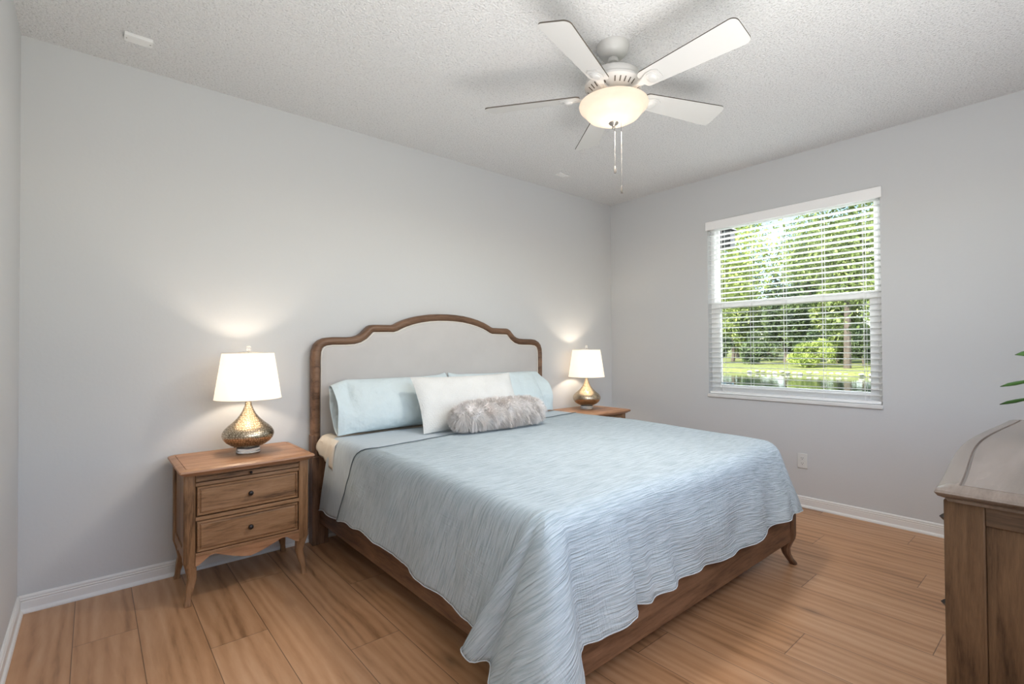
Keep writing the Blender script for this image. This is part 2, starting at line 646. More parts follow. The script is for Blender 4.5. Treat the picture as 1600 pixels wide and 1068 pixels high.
# blinds
bl = tag(empty('window_blind', (X1 + .028, (WY0 + WY1) / 2, WZ0)), 'white horizontal slatted blind lowered over the window with slats open', 'blind')
MB().box(-.042, -.034, -hw - .012, hw + .012, hz - .072, hz + .004).box(-.034, .02, -hw + .004, hw - .004, hz - .05, hz - .003).build('valance', M['window_white'], bl, bevel=.003)
sl = MB()
ns = 33
z_lo, z_hi = .062, hz - .075
for k in range(ns):
    z = z_lo + (z_hi - z_lo) * k / (ns - 1)
    ring = []
    for t in (-1, -.5, 0, .5, 1):
        ring.append((.025 * t, .0028 * (1 - t * t) - .0022 * t))
    pr = [(x, zz) for x, zz in ring] + [(x, zz - .0024) for x, zz in reversed(ring)]
    sl.loft([[(x, y, z + zz) for x, zz in pr] for y in (-hw + .008, hw - .008)])
sl.build('slats', M['slat'], bl)
MB().box(-.024, .024, -hw + .008, hw - .008, .004, .024).build('bottom_rail', M['window_white'], bl, bevel=.004)
for yy in (-hw + .10, -hw + .36, -hw + .635, hw - .37, hw - .13):
    lc = MB()
    for xx in (-.027, .027):
        lc.tube([(xx, yy, .01), (xx, yy, hz - .06)], .0013, 5)
    lc.tube([(0, yy + .012, .01), (0, yy + .012, hz - .06)], .001, 5)
    lc.build('ladder_cord', M['window_white'], bl)

# wall outlet
ol = tag(empty('wall_outlet', (X1, -1.832, .353)), 'white duplex wall outlet low on the wall below the window', 'outlet')
MB().box(-.006, 0, -.035, .035, -.057, .057).build('cover_plate', M['plastic'], ol, bevel=.003)
for zz in (-.02, .02):
    rc = MB()
    rc.loft([[(xx, .0165 * cos(a) if abs(cos(a)) < .8 else .0165 * .8 * (1 if cos(a) > 0 else -1), zz + .0145 * sin(a)) for a in [2 * pi * k / 20 for k in range(20)]] for xx in (-.005, -.0085)])
    f_ = rc.build('receptacle', M['plastic'], ol)
    MB().box(-.0092, -.0084, -.0075, -.0052, zz - .001, zz + .008).box(-.0092, -.0084, .0052, .0075, zz - .001, zz + .007).box(-.0092, -.0084, -.0022, .0022, zz - .010, zz - .005).build('slot', M['slot'], f_, smooth=False)

# ceiling plates
cp = tag(empty('ceiling_plate', (.428, -.325, HT)), 'small white rectangular cover plate on the ceiling near the left corner', 'cover plate', 'ceiling cover plates')
MB().box(-.055, .055, -.032, .032, -.016, 0).build('plate', M['white'], cp, bevel=.002)
for sx in (-.046, .046):
    MB().lathe([(.0001, -.0095), (.003, -.0092), (.003, -.007)], (sx, 0, -.008), 10).build('screw', M['steel'], cp)
c2 = copy_tree(cp)
c2.location = (3.365, -.33, HT)
c2.scale = (1, 1, .35)
c2['label'] = 'small white rectangular cover plate on the ceiling beyond the ceiling fan'


# ------------------------------------------------------------------ nightstands
def rect_outline(hx, y0, y1, inset, bow=.012, ch=.02, n=16):
    """clockwise outline with softened corners, front (y0) slightly bowed"""
    pts = []
    x0, x1, ya, yb = -hx + inset, hx - inset, y0 + inset, y1 - inset
    for k in range(n + 1):
        t = -1 + 2 * k / n
        pts.append((x0 + ch * .3 + (x1 - x0 - ch * .6) * (t + 1) / 2, ya - bow * (1 - t * t)))
    pts.append((x1, ya + ch * .5))
    pts.append((x1, yb - ch))
    pts.append((x1 - ch, yb))
    pts.append((x0 + ch, yb))
    pts.append((x0, yb - ch))
    pts.append((x0, ya + ch * .5))
    return pts


def moulded_top(mat, hx, y0, y1, z0, z1, bow=.012, groove=.03, ch=.02, outline=rect_outline, wide=False):
    h = z1 - z0
    prof = [(.045, z0 - .002), (.022, z0), (.018, z0 + .2 * h), (.006, z0 + .34 * h), (0, z0 + .58 * h), (.002, z0 + .8 * h), (.010, z0 + .93 * h),
            (groove - .003, z1), (groove - .001, z1 - .003), (groove + .001, z1 - .003), (groove + .003, z1)]
    if wide:
        prof[5:] = [(.003, z0 + .72 * h), (.018, z0 + .88 * h), (groove - .003, z1), (groove - .001, z1 - .006), (groove + .003, z1 - .006), (groove + .005, z1)]
    return MB().loft([[(x, y, z) for x, y in outline(hx, y0, y1, i, bow, ch)] for i, z in prof])


def cab_leg(sx, sy, ztop, zk, s0=.025, kick=.02, foot=.016, inward=.006):
    prof = [(ztop, 0, s0), (zk, 0, s0), (zk * .82, -inward * .6, s0 * .92), (zk * .6, -inward, s0 * .78), (zk * .38, -inward * .3, s0 * .68),
            (zk * .2, kick * .35, foot), (zk * .08, kick * .75, foot * 1.02), (.012, kick, foot * 1.12), (0, kick * 1.05, foot * 1.1)]
    rings = []
    for z, o, s in prof:
        ox, oy = sx * o, sy * o
        c = .25 * s
        rings.append([(ox + a, oy + b_, z) for a, b_ in ((-s + c, -s), (s - c, -s), (s, -s + c), (s, s - c), (s - c, s), (-s + c, s), (-s, s - c), (-s, -s + c))])
    return MB().loft(rings)


def knob_mb(c, r=.0125, d=(0, -1, 0)):
    k = MB()
    prof = [(.004, 0), (.004, .006), (.0055, .008), (r * .95, .011), (r, .015), (r * .8, .020), (r * .35, .0225), (.0002, .023)]
    q = Vector(d).to_track_quat('Z', 'Y')
    rings = [[Vector(c) + q @ Vector((rr * cos(2 * pi * j / 16), rr * sin(2 * pi * j / 16), z)) for j in range(16)] for rr, z in prof]
    return k.loft(rings)


def drawer_front(x0, x1, z0, z1, yf):
    """front with a routed edge: rings in the XZ plane from the back to the raised field"""
    def r(i, y):
        return [(x0 + i, y, z0 + i), (x1 - i, y, z0 + i), (x1 - i, y, z1 - i), (x0 + i, y, z1 - i)]
    return MB().loft([r(0, yf + .02), r(0, yf + .009), r(.003, yf + .002), r(.005, yf), r(.009, yf), r(.0115, yf + .007), r(.0135, yf + .007), r(.020, yf + .002)])


def make_nightstand():
    t = empty('nightstand', (.888, -.02, 0))
    tp = moulded_top(M['top_x'], .313, -.49, 0, .630, .665)
    tp.build('top', M['top_x'], t, bevel=0)
    yb = -.445
    for sx, sy in ((-1, -1), (1, -1), (-1, 1), (1, 1)):
        lx = sx * .265
        ly = yb + .025 if sy < 0 else -.045
        lg = cab_leg(sx, sy, .632, .21, .025, .006, .0125, .014)
        lg.v = [(x + lx, y + ly, z) for x, y, z in lg.v]
        lg.build('leg', M['wood_z'], t)
    # carcass: side panels, back, rails
    for sx in (-1, 1):
        m_ = MB()
        m_.box(sx * .272 - .006, sx * .272 + .006, yb + .045, -.065, .21, .632)
        m_.box(sx * .280 - .005, sx * .280 + .005, yb + .05, -.07, .21, .26).box(sx * .280 - .005, sx * .280 + .005, yb + .05, -.07, .60, .632)
        m_.build('side_panel', M['wood_z'], t, smooth=False, bevel=.002)
        # scalloped side apron
        zz = [(.0, .155), (.12, .175), (.3, .205), (.5, .19), (.7, .205), (.88, .175), (1, .155)]
        ap = MB()
        ys = [yb + .05 + (-.07 - yb - .05) * q for q, _ in zz]
        ap.loft([[(sx * .268 - .007, y, z), (sx * .268 + .007, y, z), (sx * .268 + .007, y, .215), (sx * .268 - .007, y, .215)] for y, (_, z) in zip(ys, zz)])
        ap.build('side_apron', M['wood_y'], t)
    MB().box(-.24, .24, -.035, -.025, .20, .632).build('back_panel', M['wood_x'], t, smooth=False)
    rl = MB()
    for z0, z1 in ((.572, .588), (.404, .422), (.232, .246)):
        rl.box(-.24, .24, yb + .002, yb + .04, z0, z1)
    rl.build('rails', M['wood_x'], t, smooth=False, bevel=.0015)
    MB().box(-.238, .238, yb + .03, -.04, .24, .60).build('inner_case', M['dark'], t, smooth=False)
    ap = MB()
    prof = [(-.24, .187), (-.225, .190), (-.205, .205), (-.18, .224), (-.155, .228), (-.12, .212), (-.08, .196), (-.04, .182), (0, .174)]
    prof = prof + [(-x, z) for x, z in reversed(prof[:-1])]
    ap.loft([[(x, yb + .003, z), (x, yb + .02, z), (x, yb + .02, .248), (x, yb + .003, .248)] for x, z in prof])
    ap.build('apron', M['top_x'], t)
    tr = MB()
    tr.box(-.239, .239, yb + .004, yb + .05, .592, .607).box(-.239, .239, yb - .001, yb + .05, .609, .614).box(-.239, .239, yb + .004, yb + .05, .616, .628)
    tray = tr.build('pull_out_tray', M['wood_x'], t, smooth=False, bevel=.0015)
    knob_mb((0, yb + .001, .604), .007).build('knob', M['iron'], tray)
    for z0, z1 in ((.4260, .5685), (.2500, .4000)):
        d = drawer_front(-.2355, .2355, z0, z1, yb + .0005).build('drawer', M['wood_x'], t, smooth=False)
        knob_mb((0, yb + .003, (z0 + z1) / 2)).build('knob', M['iron'], d)
    return t


ns1 = tag(make_nightstand(), 'two-drawer light oak nightstand left of the bed, whole in view', 'nightstand', 'pair of nightstands')
ns2 = copy_tree(ns1)
ns2.location = (3.765, -.02, 0)
ns2['label'] = 'oak nightstand between bed and window wall, mostly hidden behind the bed'


# ------------------------------------------------------------------ table lamps
def make_lamp():
    t = empty('table_lamp', (.927, -.236, .665))
    MB().lathe([(.0001, .0005), (.054, .0005), (.060, .003), (.060, .012), (.056, .015), (.058, .018), (.058, .028), (.052, .031), (.0001, .031)], n=40).build('acrylic_base', M['acrylic'], t)
    pr = [(.0001, .031), (.050, .031), (.062, .034), (.088, .046), (.110, .062), (.124, .080), (.130, .098), (.128, .114), (.118, .132), (.100, .150), (.078, .168), (.056, .190),
          (.038, .214), (.026, .238), (.018, .262), (.0145, .285), (.014, .305), (.0001, .306)]
    MB().lathe(pr, n=56).build('body', M['mercury'], t)
    MB().lathe([(.006, .303), (.006, .345), (.016, .346), (.016, .385), (.006, .386), (.0001, .388)], n=16).build('socket', M['steel'], t)
    # shade: open tapered drum with a thickness, spider ring on top
    z0, z1, r0, r1 = .298, .552, .168, .130
    sh = MB().lathe([(r0, z0), (r1, z1), (r1 - .0015, z1), (r0 - .0015, z0), (r0, z0)], n=56).build('lamp_shade', M['shade'], t)
    for rr, zz in ((r0, z0), (r1, z1)):
        MB().tube([(rr * cos(a), rr * sin(a), zz) for a in [2 * pi * k / 48 for k in range(48)]], .0018, 6, True).build('rim', M['piping'], sh)
    sp = MB()
    for a in (0, 2.094, 4.189):
        sp.tube([(0, 0, .558), (r1 * cos(a), r1 * sin(a), z1 - .002)], .0018, 6)
    sp.tube([(0, 0, .38), (.045, 0, .42), (.045, 0, .50), (0, 0, .555)], .0018, 6)
    sp.tube([(0, 0, .38), (-.045, 0, .42), (-.045, 0, .50), (0, 0, .555)], .0018, 6)
    sp.build('harp', M['steel'], t)
    MB().lathe([(.0001, .556), (.007, .556), (.004, .562), (.009, .567), (.013, .573), (.014, .580), (.011, .588), (.0001, .592)], n=20).build('finial', M['acrylic'], t)
    return t


def bulb(loc, e, r=.03, c=(1, .84, .66)):
    return light('bulb_light', 'POINT', loc, e, c, shadow_soft_size=r)


l1 = tag(make_lamp(), 'hammered gold lamp with white shade on the nightstand left of the bed', 'lamp', 'pair of bedside lamps')
l2 = copy_tree(l1)
l2.location = (3.80, -.21, .665)
l2['label'] = 'smaller-looking gold lamp on the far nightstand beside the window wall'
for L_ in (l1, l2):
    bulb((L_.location.x, L_.location.y, L_.location.z + .43), 4.2)
# cord of the left lamp, seen below the nightstand apron
cd_ = MB()
cd_.tube([(-.03, .215, .02), (-.02, .2235, -.03), (-.02, .2235, -.25), (-.03, .2225, -.50), (-.045, .205, -.56), (-.06, .20, -.60)], .003, 6)
cd_.build('cord', M['dark'], l1)

# ------------------------------------------------------------------ bed frame
BX = 2.335
bed = tag(empty('bed', (BX, -.03, 0)), 'large wooden bed frame with arched grey upholstered headboard', 'bed')
half = [(0, 1.498), (.08, 1.496), (.155, 1.490), (.23, 1.478), (.30, 1.462), (.36, 1.443), (.405, 1.424), (.432, 1.410), (.452, 1.404), (.52, 1.403), (.59, 1.402), (.612, 1.400), (.632, 1.390), (.652, 1.370),
        (.676, 1.346), (.705, 1.328), (.74, 1.318), (.79, 1.315), (.88, 1.314), (.93, 1.308), (.965, 1.292), (.990, 1.266), (1.004, 1.228), (1.008, 1.18), (1.008, .555)]
outl = [(-x, z) for x, z in reversed(half)] + half[1:]


def inset_line(pts, d):
    res = []
    n = len(pts)
    for i, (x, z) in enumerate(pts):
        a = pts[max(i - 1, 0)]
        b_ = pts[min(i + 1, n - 1)]
        ta = Vector((x - a[0], z - a[1]))
        tb = Vector((b_[0] - x, b_[1] - z))
        ta = ta.normalized() if ta.length > 1e-6 else tb.normalized()
        tb = tb.normalized() if tb.length > 1e-6 else ta
        na = Vector((ta.y, -ta.x))
        nb = Vector((tb.y, -tb.x))
        m_ = (na + nb)
        m_ = m_ / max(.45, m_.length_squared / 2)
        res.append((x + m_.x * d, z + m_.y * d))
    return res


# frame moulding swept round the arch
prof = [(0, -.004), (0, -.048), (.006, -.062), (.016, -.068), (.030, -.068), (.040, -.062), (.046, -.052), (.050, -.048), (.050, -.004)]
rings = []
lines = [inset_line(outl, o) for o, _ in prof]
for i in range(len(outl)):
    rings.append([(lines[k][i][0], prof[k][1], lines[k][i][1]) for k in range(len(prof))])
MB().loft(rings).build('headboard_frame', M['bed_x'], bed)
# upholstered panel with slightly domed face
up_ = MB()
cz = 1.0
levels = [(.046, -.010), (.046, -.042), (.052, -.050), (.064, -.055), (.085, -.058)]
ll = []
for o, y in levels:
    ln = inset_line(outl, o)
    ln = [(x, max(z, .628 + (o - .046))) for x, z in ln]
    hn = len(ln) // 2
    for i in range(1, hn + 1):
        ln[i] = (max(ln[i][0], ln[i - 1][0]), ln[i][1])
    for i in range(len(ln) - 2, hn, -1):
        ln[i] = (min(ln[i][0], ln[i + 1][0]), ln[i][1])
    ll.append([(x, y, z) for x, z in ln])
up_.loft(ll, closed=True, cap0=False, cap1=False)
last = ll[-1]
q0 = len(up_.v)
for x, y, z in last:
    up_.v += [(x, y, z), (x, y, .66)]
for i in range(len(last) - 1):
    if abs(last[i][0] - last[i + 1][0]) > 1e-4:
        up_.f.append((q0 + 2 * i, q0 + 2 * i + 1, q0 + 2 * i + 3, q0 + 2 * i + 2))
up_.box(-.94, .94, -.057, -.01, .632, .664)
panel = up_.build('upholstered_panel', M['uphol'], bed)
pl = [(x, -.054, max(z, .630)) for x, z in inset_line(outl, .055)]
MB().tube(pl, .0042, 6, True).build('piping', M['piping'], panel)
MB().box(-.96, .96, -.055, -.004, .555, .628).build('bottom_rail', M['bed_x'], bed, bevel=.004)
MB().box(-.93, .93, -.035, -.006, .16, .556).build('lower_panel', M['bed_x'], bed, bevel=.003)
for s in (-1, 1):
    MB().box(s * .965 - .05, s * .965 + .05, -.072, -.002, 0, .556).build('headboard_post', M['bed_z'], bed, bevel=.004)
    (MB().box(s * .995 - .020, s * .995 + .020, -.066, -.002, .556, .69)).build('post_collar', M['bed_z'], bed, bevel=.004)
# rails
for s in (-1, 1):
    MB().box(s * .955 - .014, s * .955 + .014, -2.11, -.07, .135, .345).build('side_rail', M['bed_y'], bed, bevel=.004)
MB().box(-.93, .93, -2.145, -2.115, .135, .36).build('footboard', M['bed_x'], bed, bevel=.004)
for s in (-1, 1):
    zt = .35
    rings = []
    pf = [(zt, 0, .030), (.17, 0, .030), (.145, -.002, .028), (.12, -.010, .026), (.09, -.016, .022), (.06, -.012, .019), (.03, 0, .017), (.010, .012, .018), (0, .014, .017)]
    for z, o, sz in pf:
        ox, oy = s * o, -o
        cx_, cy_ = s * .955, -2.128
        c = sz * .4
        rings.append([(cx_ + ox + a, cy_ + oy + b_, z) for a, b_ in ((-sz + c, -sz), (sz - c, -sz), (sz, -sz + c), (sz, sz - c), (sz - c, sz), (-sz + c, sz), (-sz, sz - c), (-sz, -sz + c))])
    MB().loft(rings).build('leg', M['bed_z'], bed)
for xx, yy in ((.62, -1.95), (-.62, -1.95), (0, -1.2)):
    MB().box(xx - .03, xx + .03, yy - .03, yy + .03, 0, .30).build('support_leg', M['dark'], bed, smooth=False)
sb = MB()
for k in range(12):
    y = -.16 - k * .172
    sb.box(-.94, .94, y - .035, y + .035, .300, .318)
tag(sb.build('slats', M['bed_x'], bed, smooth=False))

# mattress
MX0, MX1, MY0, MY1, MZ0, MZ1 = 1.378, 3.245, -2.050, -.115, .319, .682
rings = []
cx_, cy_ = (MX0 + MX1) / 2, (MY0 + MY1) / 2
hx, hy = (MX1 - MX0) / 2, (MY1 - MY0) / 2


def rrect(hx, hy, r, n=8):
    pts = []
    for cxs, cys, a0 in ((1, -1, -pi / 2), (1, 1, 0), (-1, 1, pi / 2), (-1, -1, pi)):
        for k in range(n + 1):
            a = a0 + (pi / 2) * k / n
            pts.append((cxs * (hx - r) + r * cos(a), cys * (hy - r) + r * sin(a)))
    return pts


for i, z in ((.05, MZ0), (.012, MZ0 + .01), (0, MZ0 + .05), (.004, MZ0 + .18), (0, MZ1 - .07), (.004, MZ1 - .035), (.018, MZ1 - .012), (.045, MZ1), (.3, MZ1 + .002)):
    rings.append([(cx_ + x, cy_ + y, z) for x, y in rrect(hx - i, hy - i, .10)])
mat_ = MB().loft(rings).build('mattress', M['sheet'])
tag(mat_, 'mattress with cream fitted sheet showing at the left head corner', 'mattress')


rows_ = []
for k in range(15):
    f = k / 14
    y = -.125 - .27 * f
    zb = .600 - .085 * f ** .8
    row = [(1.43, y, .6975), (1.40, y, .6975), (1.372, y, .690), (1.352 - .004 * sin(f * 9), y, .665)]
    for q in range(1, 8):
        t = q / 7
        row.append((1.352 - .010 * sin(t * 2.2) * (.6 + .5 * sin(f * 7 + 1)) - .004 * sin(f * 22 + t * 3), y + .02 * t, .665 + (zb - .665) * t))
    rows_.append(row)
sc_ = MB().loft(rows_, closed=False, cap0=False, cap1=False).build('sheet_corner', M['sheet'], mat_)
sc_.modifiers.new('thickness', 'SOLIDIFY').thickness = .003


# ------------------------------------------------------------------ draped covers
def lerp(a, b_, t):
    return a + (b_ - a) * t


def interp(tab, q):
    if q <= tab[0][0]:
        return tab[0][1]
    for (a, va), (b_, vb) in zip(tab, tab[1:]):
        if q <= b_:
            t = (q - a) / (b_ - a)
            t = t * t * (3 - 2 * t)
            return va + (vb - va) * t
    return tab[-1][1]


def nz(x, y, z=0.0):
    return noise.noise(Vector((x, y, z)))


def drape(cols, ztop_f, rows_s=6, rows_h=20, wave=None):
    """cols: (inner top point xy, edge point xy, hem point xyz). Returns list of rows of points per column"""
    out = []
    for ci, (Tp, E, Hm) in enumerate(cols):
        zt = ztop_f(*Tp)
        P0 = Vector((Tp[0], Tp[1], zt))
        P1 = Vector((E[0], E[1], ztop_f(*E)))
        Hv = Vector(Hm)
        P2 = P1.lerp(Hv, .20)
        pts = []
        for k in range(1, rows_s + 1):
            t = k / rows_s
            pts.append(P0 * (1 - t) ** 2 + P1 * 2 * t * (1 - t) + P2 * t * t)
        for k in range(1, rows_h + 1):
            t = k / rows_h
            p = P2.lerp(Hv, t)
            if wave:
                p = p + wave(ci, t, p)
            pts.append(p)
        out.append(pts)
    return out


def corner_s(x):
    q = min(1, max(0, (x - 2.55) / .70))
    return q * q * (3 - 2 * q)


COVER_TOP = lambda x, y: .712 - .014 * corner_s(x) * max(0, -y - 1.2) - .018 * max(0, (-y - 1.4)) ** 1.5 + .006 * nz(x * 2.2, y * 2.2) + .0035 * nz(x * 7, y * 7, 3)


def cover_edge_y(x):          # the head edge of the coverlet across the bed top
    return lerp(-.86, -.60, (x - 1.4) / 1.75)


def make_coverlet():
    ix0, ix1, iy0 = 1.405, 3.235, -2.10          # inner rectangle (before the shoulder)
    ex0, ex1, ey0 = 1.348, 3.300, -2.178         # edge
    nx, ny = 96, 70
    V, UV, F = [], [], []

    def vid(p, uv):
        V.append(tuple(p))
        UV.append(uv)
        return len(V) - 1
    grid = []
    for j in range(ny + 1):
        r = []
        for i in range(nx + 1):
            x = lerp(ix0, ix1, i / nx)
            yh = cover_edge_y(x)
            y = lerp(yh, iy0 + .085 * corner_s(x), j / ny)
            r.append(vid((x, y, COVER_TOP(x, y) + .004 * (1 if j == 0 else 0)), (x, y)))
        grid.append(r)
    for j in range(ny):
        for i in range(nx):
            F.append((grid[j][i], grid[j + 1][i], grid[j + 1][i + 1], grid[j][i + 1]))
    # perimeter columns: (top vertex id, edge xy, hem xyz)
    cols = []
    hem_left = [(-.50, .262), (-.60, .285), (-.8, .288), (-1.0, .292), (-1.2, .282), (-1.35, .262), (-1.5, .252), (-1.65, .244), (-1.78, .232), (-1.90, .222)]
    for j in range(ny + 1):
        x, y, _ = V[grid[j][0]]
        f = j / ny
        yh = lerp(-.50, -1.935, f)                # hem y
        ye = lerp(-.72, -2.09, f)
        zz = interp(hem_left, yh) if False else 0
        zz = interp([(-b_, c) for b_, c in hem_left], -yh) + .003 * sin(yh * 27) + .002 * sin(yh * 47 + 1)
        xx = 1.318 + .009 * sin(-yh * 16 + .6) * min(1, -yh) + .003 * sin(yh * 37)
        if f > .9:
            xx -= .02 * (f - .9) / .1
        cols.append((grid[j][0], (ex0, ye), (xx, yh, zz), 0))
    # left foot corner: one deep fold thrown forward and to the left
    hem_c = [(1.295, -1.950, .228), (1.268, -1.915, .218), (1.247, -1.872, .208), (1.234, -1.868, .200), (1.226, -1.895, .193), (1.228, -1.935, .188), (1.262, -1.965, .194), (1.264, -1.990, .187),
             (1.225, -2.03, .165), (1.20, -2.09, .135),
             (1.168, -2.15, .105), (1.160, -2.23, .090), (1.165, -2.30, .080), (1.195, -2.345, .082), (1.245, -2.362, .100), (1.30, -2.352, .128), (1.35, -2.325, .158),
             (1.395, -2.288, .190), (1.425, -2.258, .215), (1.440, -2.232, .236), (1.452, -2.215, .256), (1.475, -2.21, .270)]
    ncor = 48

    def along(lst, q):
        q = q * (len(lst) - 1)
        i = min(int(q), len(lst) - 2)
        t = q - i
        p0, p1, p2, p3 = (Vector(lst[max(i - 1, 0)]), Vector(lst[i]), Vector(lst[i + 1]), Vector(lst[min(i + 2, len(lst) - 1)]))
        return .5 * ((2 * p1) + (p2 - p0) * t + (2 * p0 - 5 * p1 + 4 * p2 - p3) * t * t + (3 * p1 - p0 - 3 * p2 + p3) * t ** 3)
    cvid = grid[ny][0]
    for k in range(1, ncor):
        q = k / ncor
        a = q * pi / 2
        e = (ex0 + .03 - .03 * cos(a) - .004, -2.09 - (.088) * min(1, q * 1.6), 0)
        if q > .45:
            e = (lerp(ex0 + .002, 1.43, (q - .45) / .55), ey0, 0)
        cols.append((cvid, (e[0], e[1]), tuple(along(hem_c, q)), a))
    foot = [(1.475, .270), (1.50, .272), (1.60, .276), (1.72, .282), (1.76, .300), (1.85, .292), (1.95, .300), (2.05, .312), (2.2, .306), (2.35, .298), (2.5, .296), (2.65, .298),
            (2.8, .310), (2.95, .318), (3.08, .312), (3.2, .318)]
    bulge = [(1.475, -2.206), (1.55, -2.222), (1.68, -2.240), (1.735, -2.238), (1.765, -2.212), (1.83, -2.226), (1.89, -2.208), (1.98, -2.226), (2.04, -2.210), (2.18, -2.228), (2.26, -2.216),
             (2.45, -2.232), (2.56, -2.218), (2.75, -2.235), (2.9, -2.220), (3.06, -2.236), (3.2, -2.215)]
    for i in range(nx + 1):
        x = V[grid[ny][i]][0]
        f = i / nx
        xh = lerp(1.475, 3.20, f)
        xe = lerp(1.43, 3.25, f)
        cols.append((grid[ny][i], (xe, ey0 + .075 * corner_s(xe)), (xh, -2.222 + 1.35 * (interp(bulge, xh) + 2.222), interp(foot, xh) + .0015 * sin(xh * 23)), pi / 2))
    hem_r = [(3.20, -2.215, .318), (3.23, -2.226, .316), (3.27, -2.232, .314), (3.305, -2.225, .314), (3.325, -2.20, .318), (3.332, -2.16, .322), (3.333, -2.11, .326), (3.335, -2.06, .33)]
    cvr = grid[ny][nx]
    for k in range(1, 28):
        q = k / 28
        a = pi / 2 + q * pi / 2
        c_ = (3.25 + (ex1 - 3.25) * sin(q * pi / 2), -2.055 - .048 * cos(q * pi / 2))
        cols.append((cvr, c_, tuple(along(hem_r, q)), a))
    for j in range(ny, -1, -1):
        f = j / ny
        yh = lerp(-.45, -2.06, f)
        ye = lerp(-.55, -2.055, f)
        cols.append((grid[j][nx], (ex1, ye), (3.335 + .008 * sin(yh * 17), yh, .33 + .006 * sin(yh * 9)), pi))
    pure = [(V[c[0]][:2], c[1], c[2]) for c in cols]

    def wave(ci, t, p):
        tv, E, Hm, a = cols[ci]
        amp = .016 * t * (1 - t * .3)
        s = p.x * cos(a) + p.y
        if a == 0:
            return Vector((-amp * .8 * nz(p.y * 9, t * 1.3, 1) - .004 * nz(p.y * 26, t * 2), 0, 0))
        if abs(a - pi / 2) < 1e-6:
            return Vector((0, -amp * 2.6 * nz(p.x * 4.6, t * 1.4, 5) - .003 * nz(p.x * 18, t * 2, 2), 0))
        return Vector((-.006 * t * nz(ci * .16, t * 2), -.006 * t * nz(ci * .16, t * 2, 4), 0))
    ds = drape(pure, COVER_TOP, 6, 22, wave)
    prev = None
    for ci, pts in enumerate(ds):
        tv, E, Hm, a = cols[ci]
        dist = 0
        last = Vector(V[tv])
        u0 = UV[tv]
        # material direction of this column
        if ci <= ny:
            dirx, diry = -1, 0
        elif ci < ny + ncor:
            aa = (ci - ny) / ncor * pi / 2
            dirx, diry = -cos(aa), -sin(aa)
        elif ci <= ny + ncor + nx:
            dirx, diry = 0, -1
        elif ci < ny + ncor + nx + 28:
            aa = (ci - ny - ncor - nx) / 28 * pi / 2
            dirx, diry = sin(aa), -cos(aa)
        else:
            dirx, diry = 1, 0
        ids = [tv]
        for p in pts:
            dist += (p - last).length
            last = p
            ids.append(vid(p, (u0[0] + dirx * dist, u0[1] + diry * dist)))
        if prev:
            for k in range(len(ids) - 1):
                q = (prev[k], prev[k + 1], ids[k + 1], ids[k])
                if prev[k] == ids[k]:
                    q = (prev[k], prev[k + 1], ids[k + 1])
                F.append(q)
        prev = ids
    m_ = MB()
    m_.v, m_.f, m_.uv = V, F, UV
    o = m_.build('coverlet', M['coverlet'])
    for pz in o.data.polygons:
        pz.use_smooth = True
    so = o.modifiers.new('thickness', 'SOLIDIFY')
    so.thickness = .005
    so.offset = -1
    # stitched hem along the lower edge
    hem = [pts[-1] + Vector((0, 0, .002)) for pts in ds]
    MB().tube(hem, .0022, 6).build('hem', M['hem'], o)
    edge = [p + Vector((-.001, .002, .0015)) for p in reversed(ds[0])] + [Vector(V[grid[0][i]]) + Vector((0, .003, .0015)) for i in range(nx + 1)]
    MB().tube(edge, .0026, 6).build('edge_shadow', M['edge_shade'], o)  # dark tube drawn in place of the shadow gap along the head edge
    return o


cov = tag(make_coverlet(), 'crinkled pale blue coverlet draped over the foot and sides of the bed', 'coverlet')


def make_blanket():
    zt = lambda x, y: .704 + .003 * nz(x * 3, y * 3)
    m_ = MB()
    V, UV, F = [], [], []
    rows = []
    ny = 40
    for j in range(ny + 1):
        f = j / ny
        y = lerp(-.20, -1.0, f)
        pts = []
        yh = lerp(-.185, -.62, f)
        hz_ = lerp(.243, .272, f) + .006 * sin(f * 9)
        Hl = Vector((1.330 + .006 * sin(f * 14) - .0 * f, yh, hz_))
        El = Vector((1.357, lerp(-.30, -.80, f), .704))
        Tl = Vector((1.41, y - .12 * (1 - f), .704))
        P2 = El.lerp(Hl, .2)
        for k in range(16, 0, -1):
            p = P2.lerp(Hl, k / 16)
            pts.append(p + Vector((-.006 * (k / 16) * nz(yh * 12, k * .12), 0, 0)))
        for k in range(6, 0, -1):
            t = k / 6
            pts.append(Tl * (1 - t) ** 2 + El * 2 * t * (1 - t) + P2 * t * t)
        nxx = 60
        for i in range(nxx + 1):
            x = lerp(1.41, 3.25, i / nxx)
            pts.append(Vector((x, Tl.y, zt(x, y))))
        Hr = Vector((3.335, yh, .33))
        Er = Vector((3.312, Tl.y, .704))
        P2 = Er.lerp(Hr, .2)
        Tr = Vector((3.25, Tl.y, .704))
        for k in range(1, 7):
            t = k / 6
            pts.append(Tr * (1 - t) ** 2 + Er * 2 * t * (1 - t) + P2 * t * t)
        for k in range(1, 9):
            pts.append(P2.lerp(Hr, k / 8))
        rows.append(pts)
    n = len(rows[0])
    for pts in rows:
        d = 0
        for i, p in enumerate(pts):
            if i:
                d += (p - pts[i - 1]).length
            V.append(tuple(p))
            UV.append((d, p.y))
    for j in range(ny):
        for i in range(n - 1):
            F.append((j * n + i, (j + 1) * n + i, (j + 1) * n + i + 1, j * n + i + 1))
    m_.v, m_.f, m_.uv = V, F, UV
    o = m_.build('blanket', M['blanket'])
    for pz in o.data.polygons:
        pz.use_smooth = True
    so = o.modifiers.new('thickness', 'SOLIDIFY')
    so.thickness = .004
    so.offset = -1
    MB().tube([r[0] for r in rows], .003, 6).build('hem', M['hem'], o)
    return o


tag(make_blanket(), 'flat pale blue-grey blanket showing between the pillows and the coverlet edge', 'blanket')


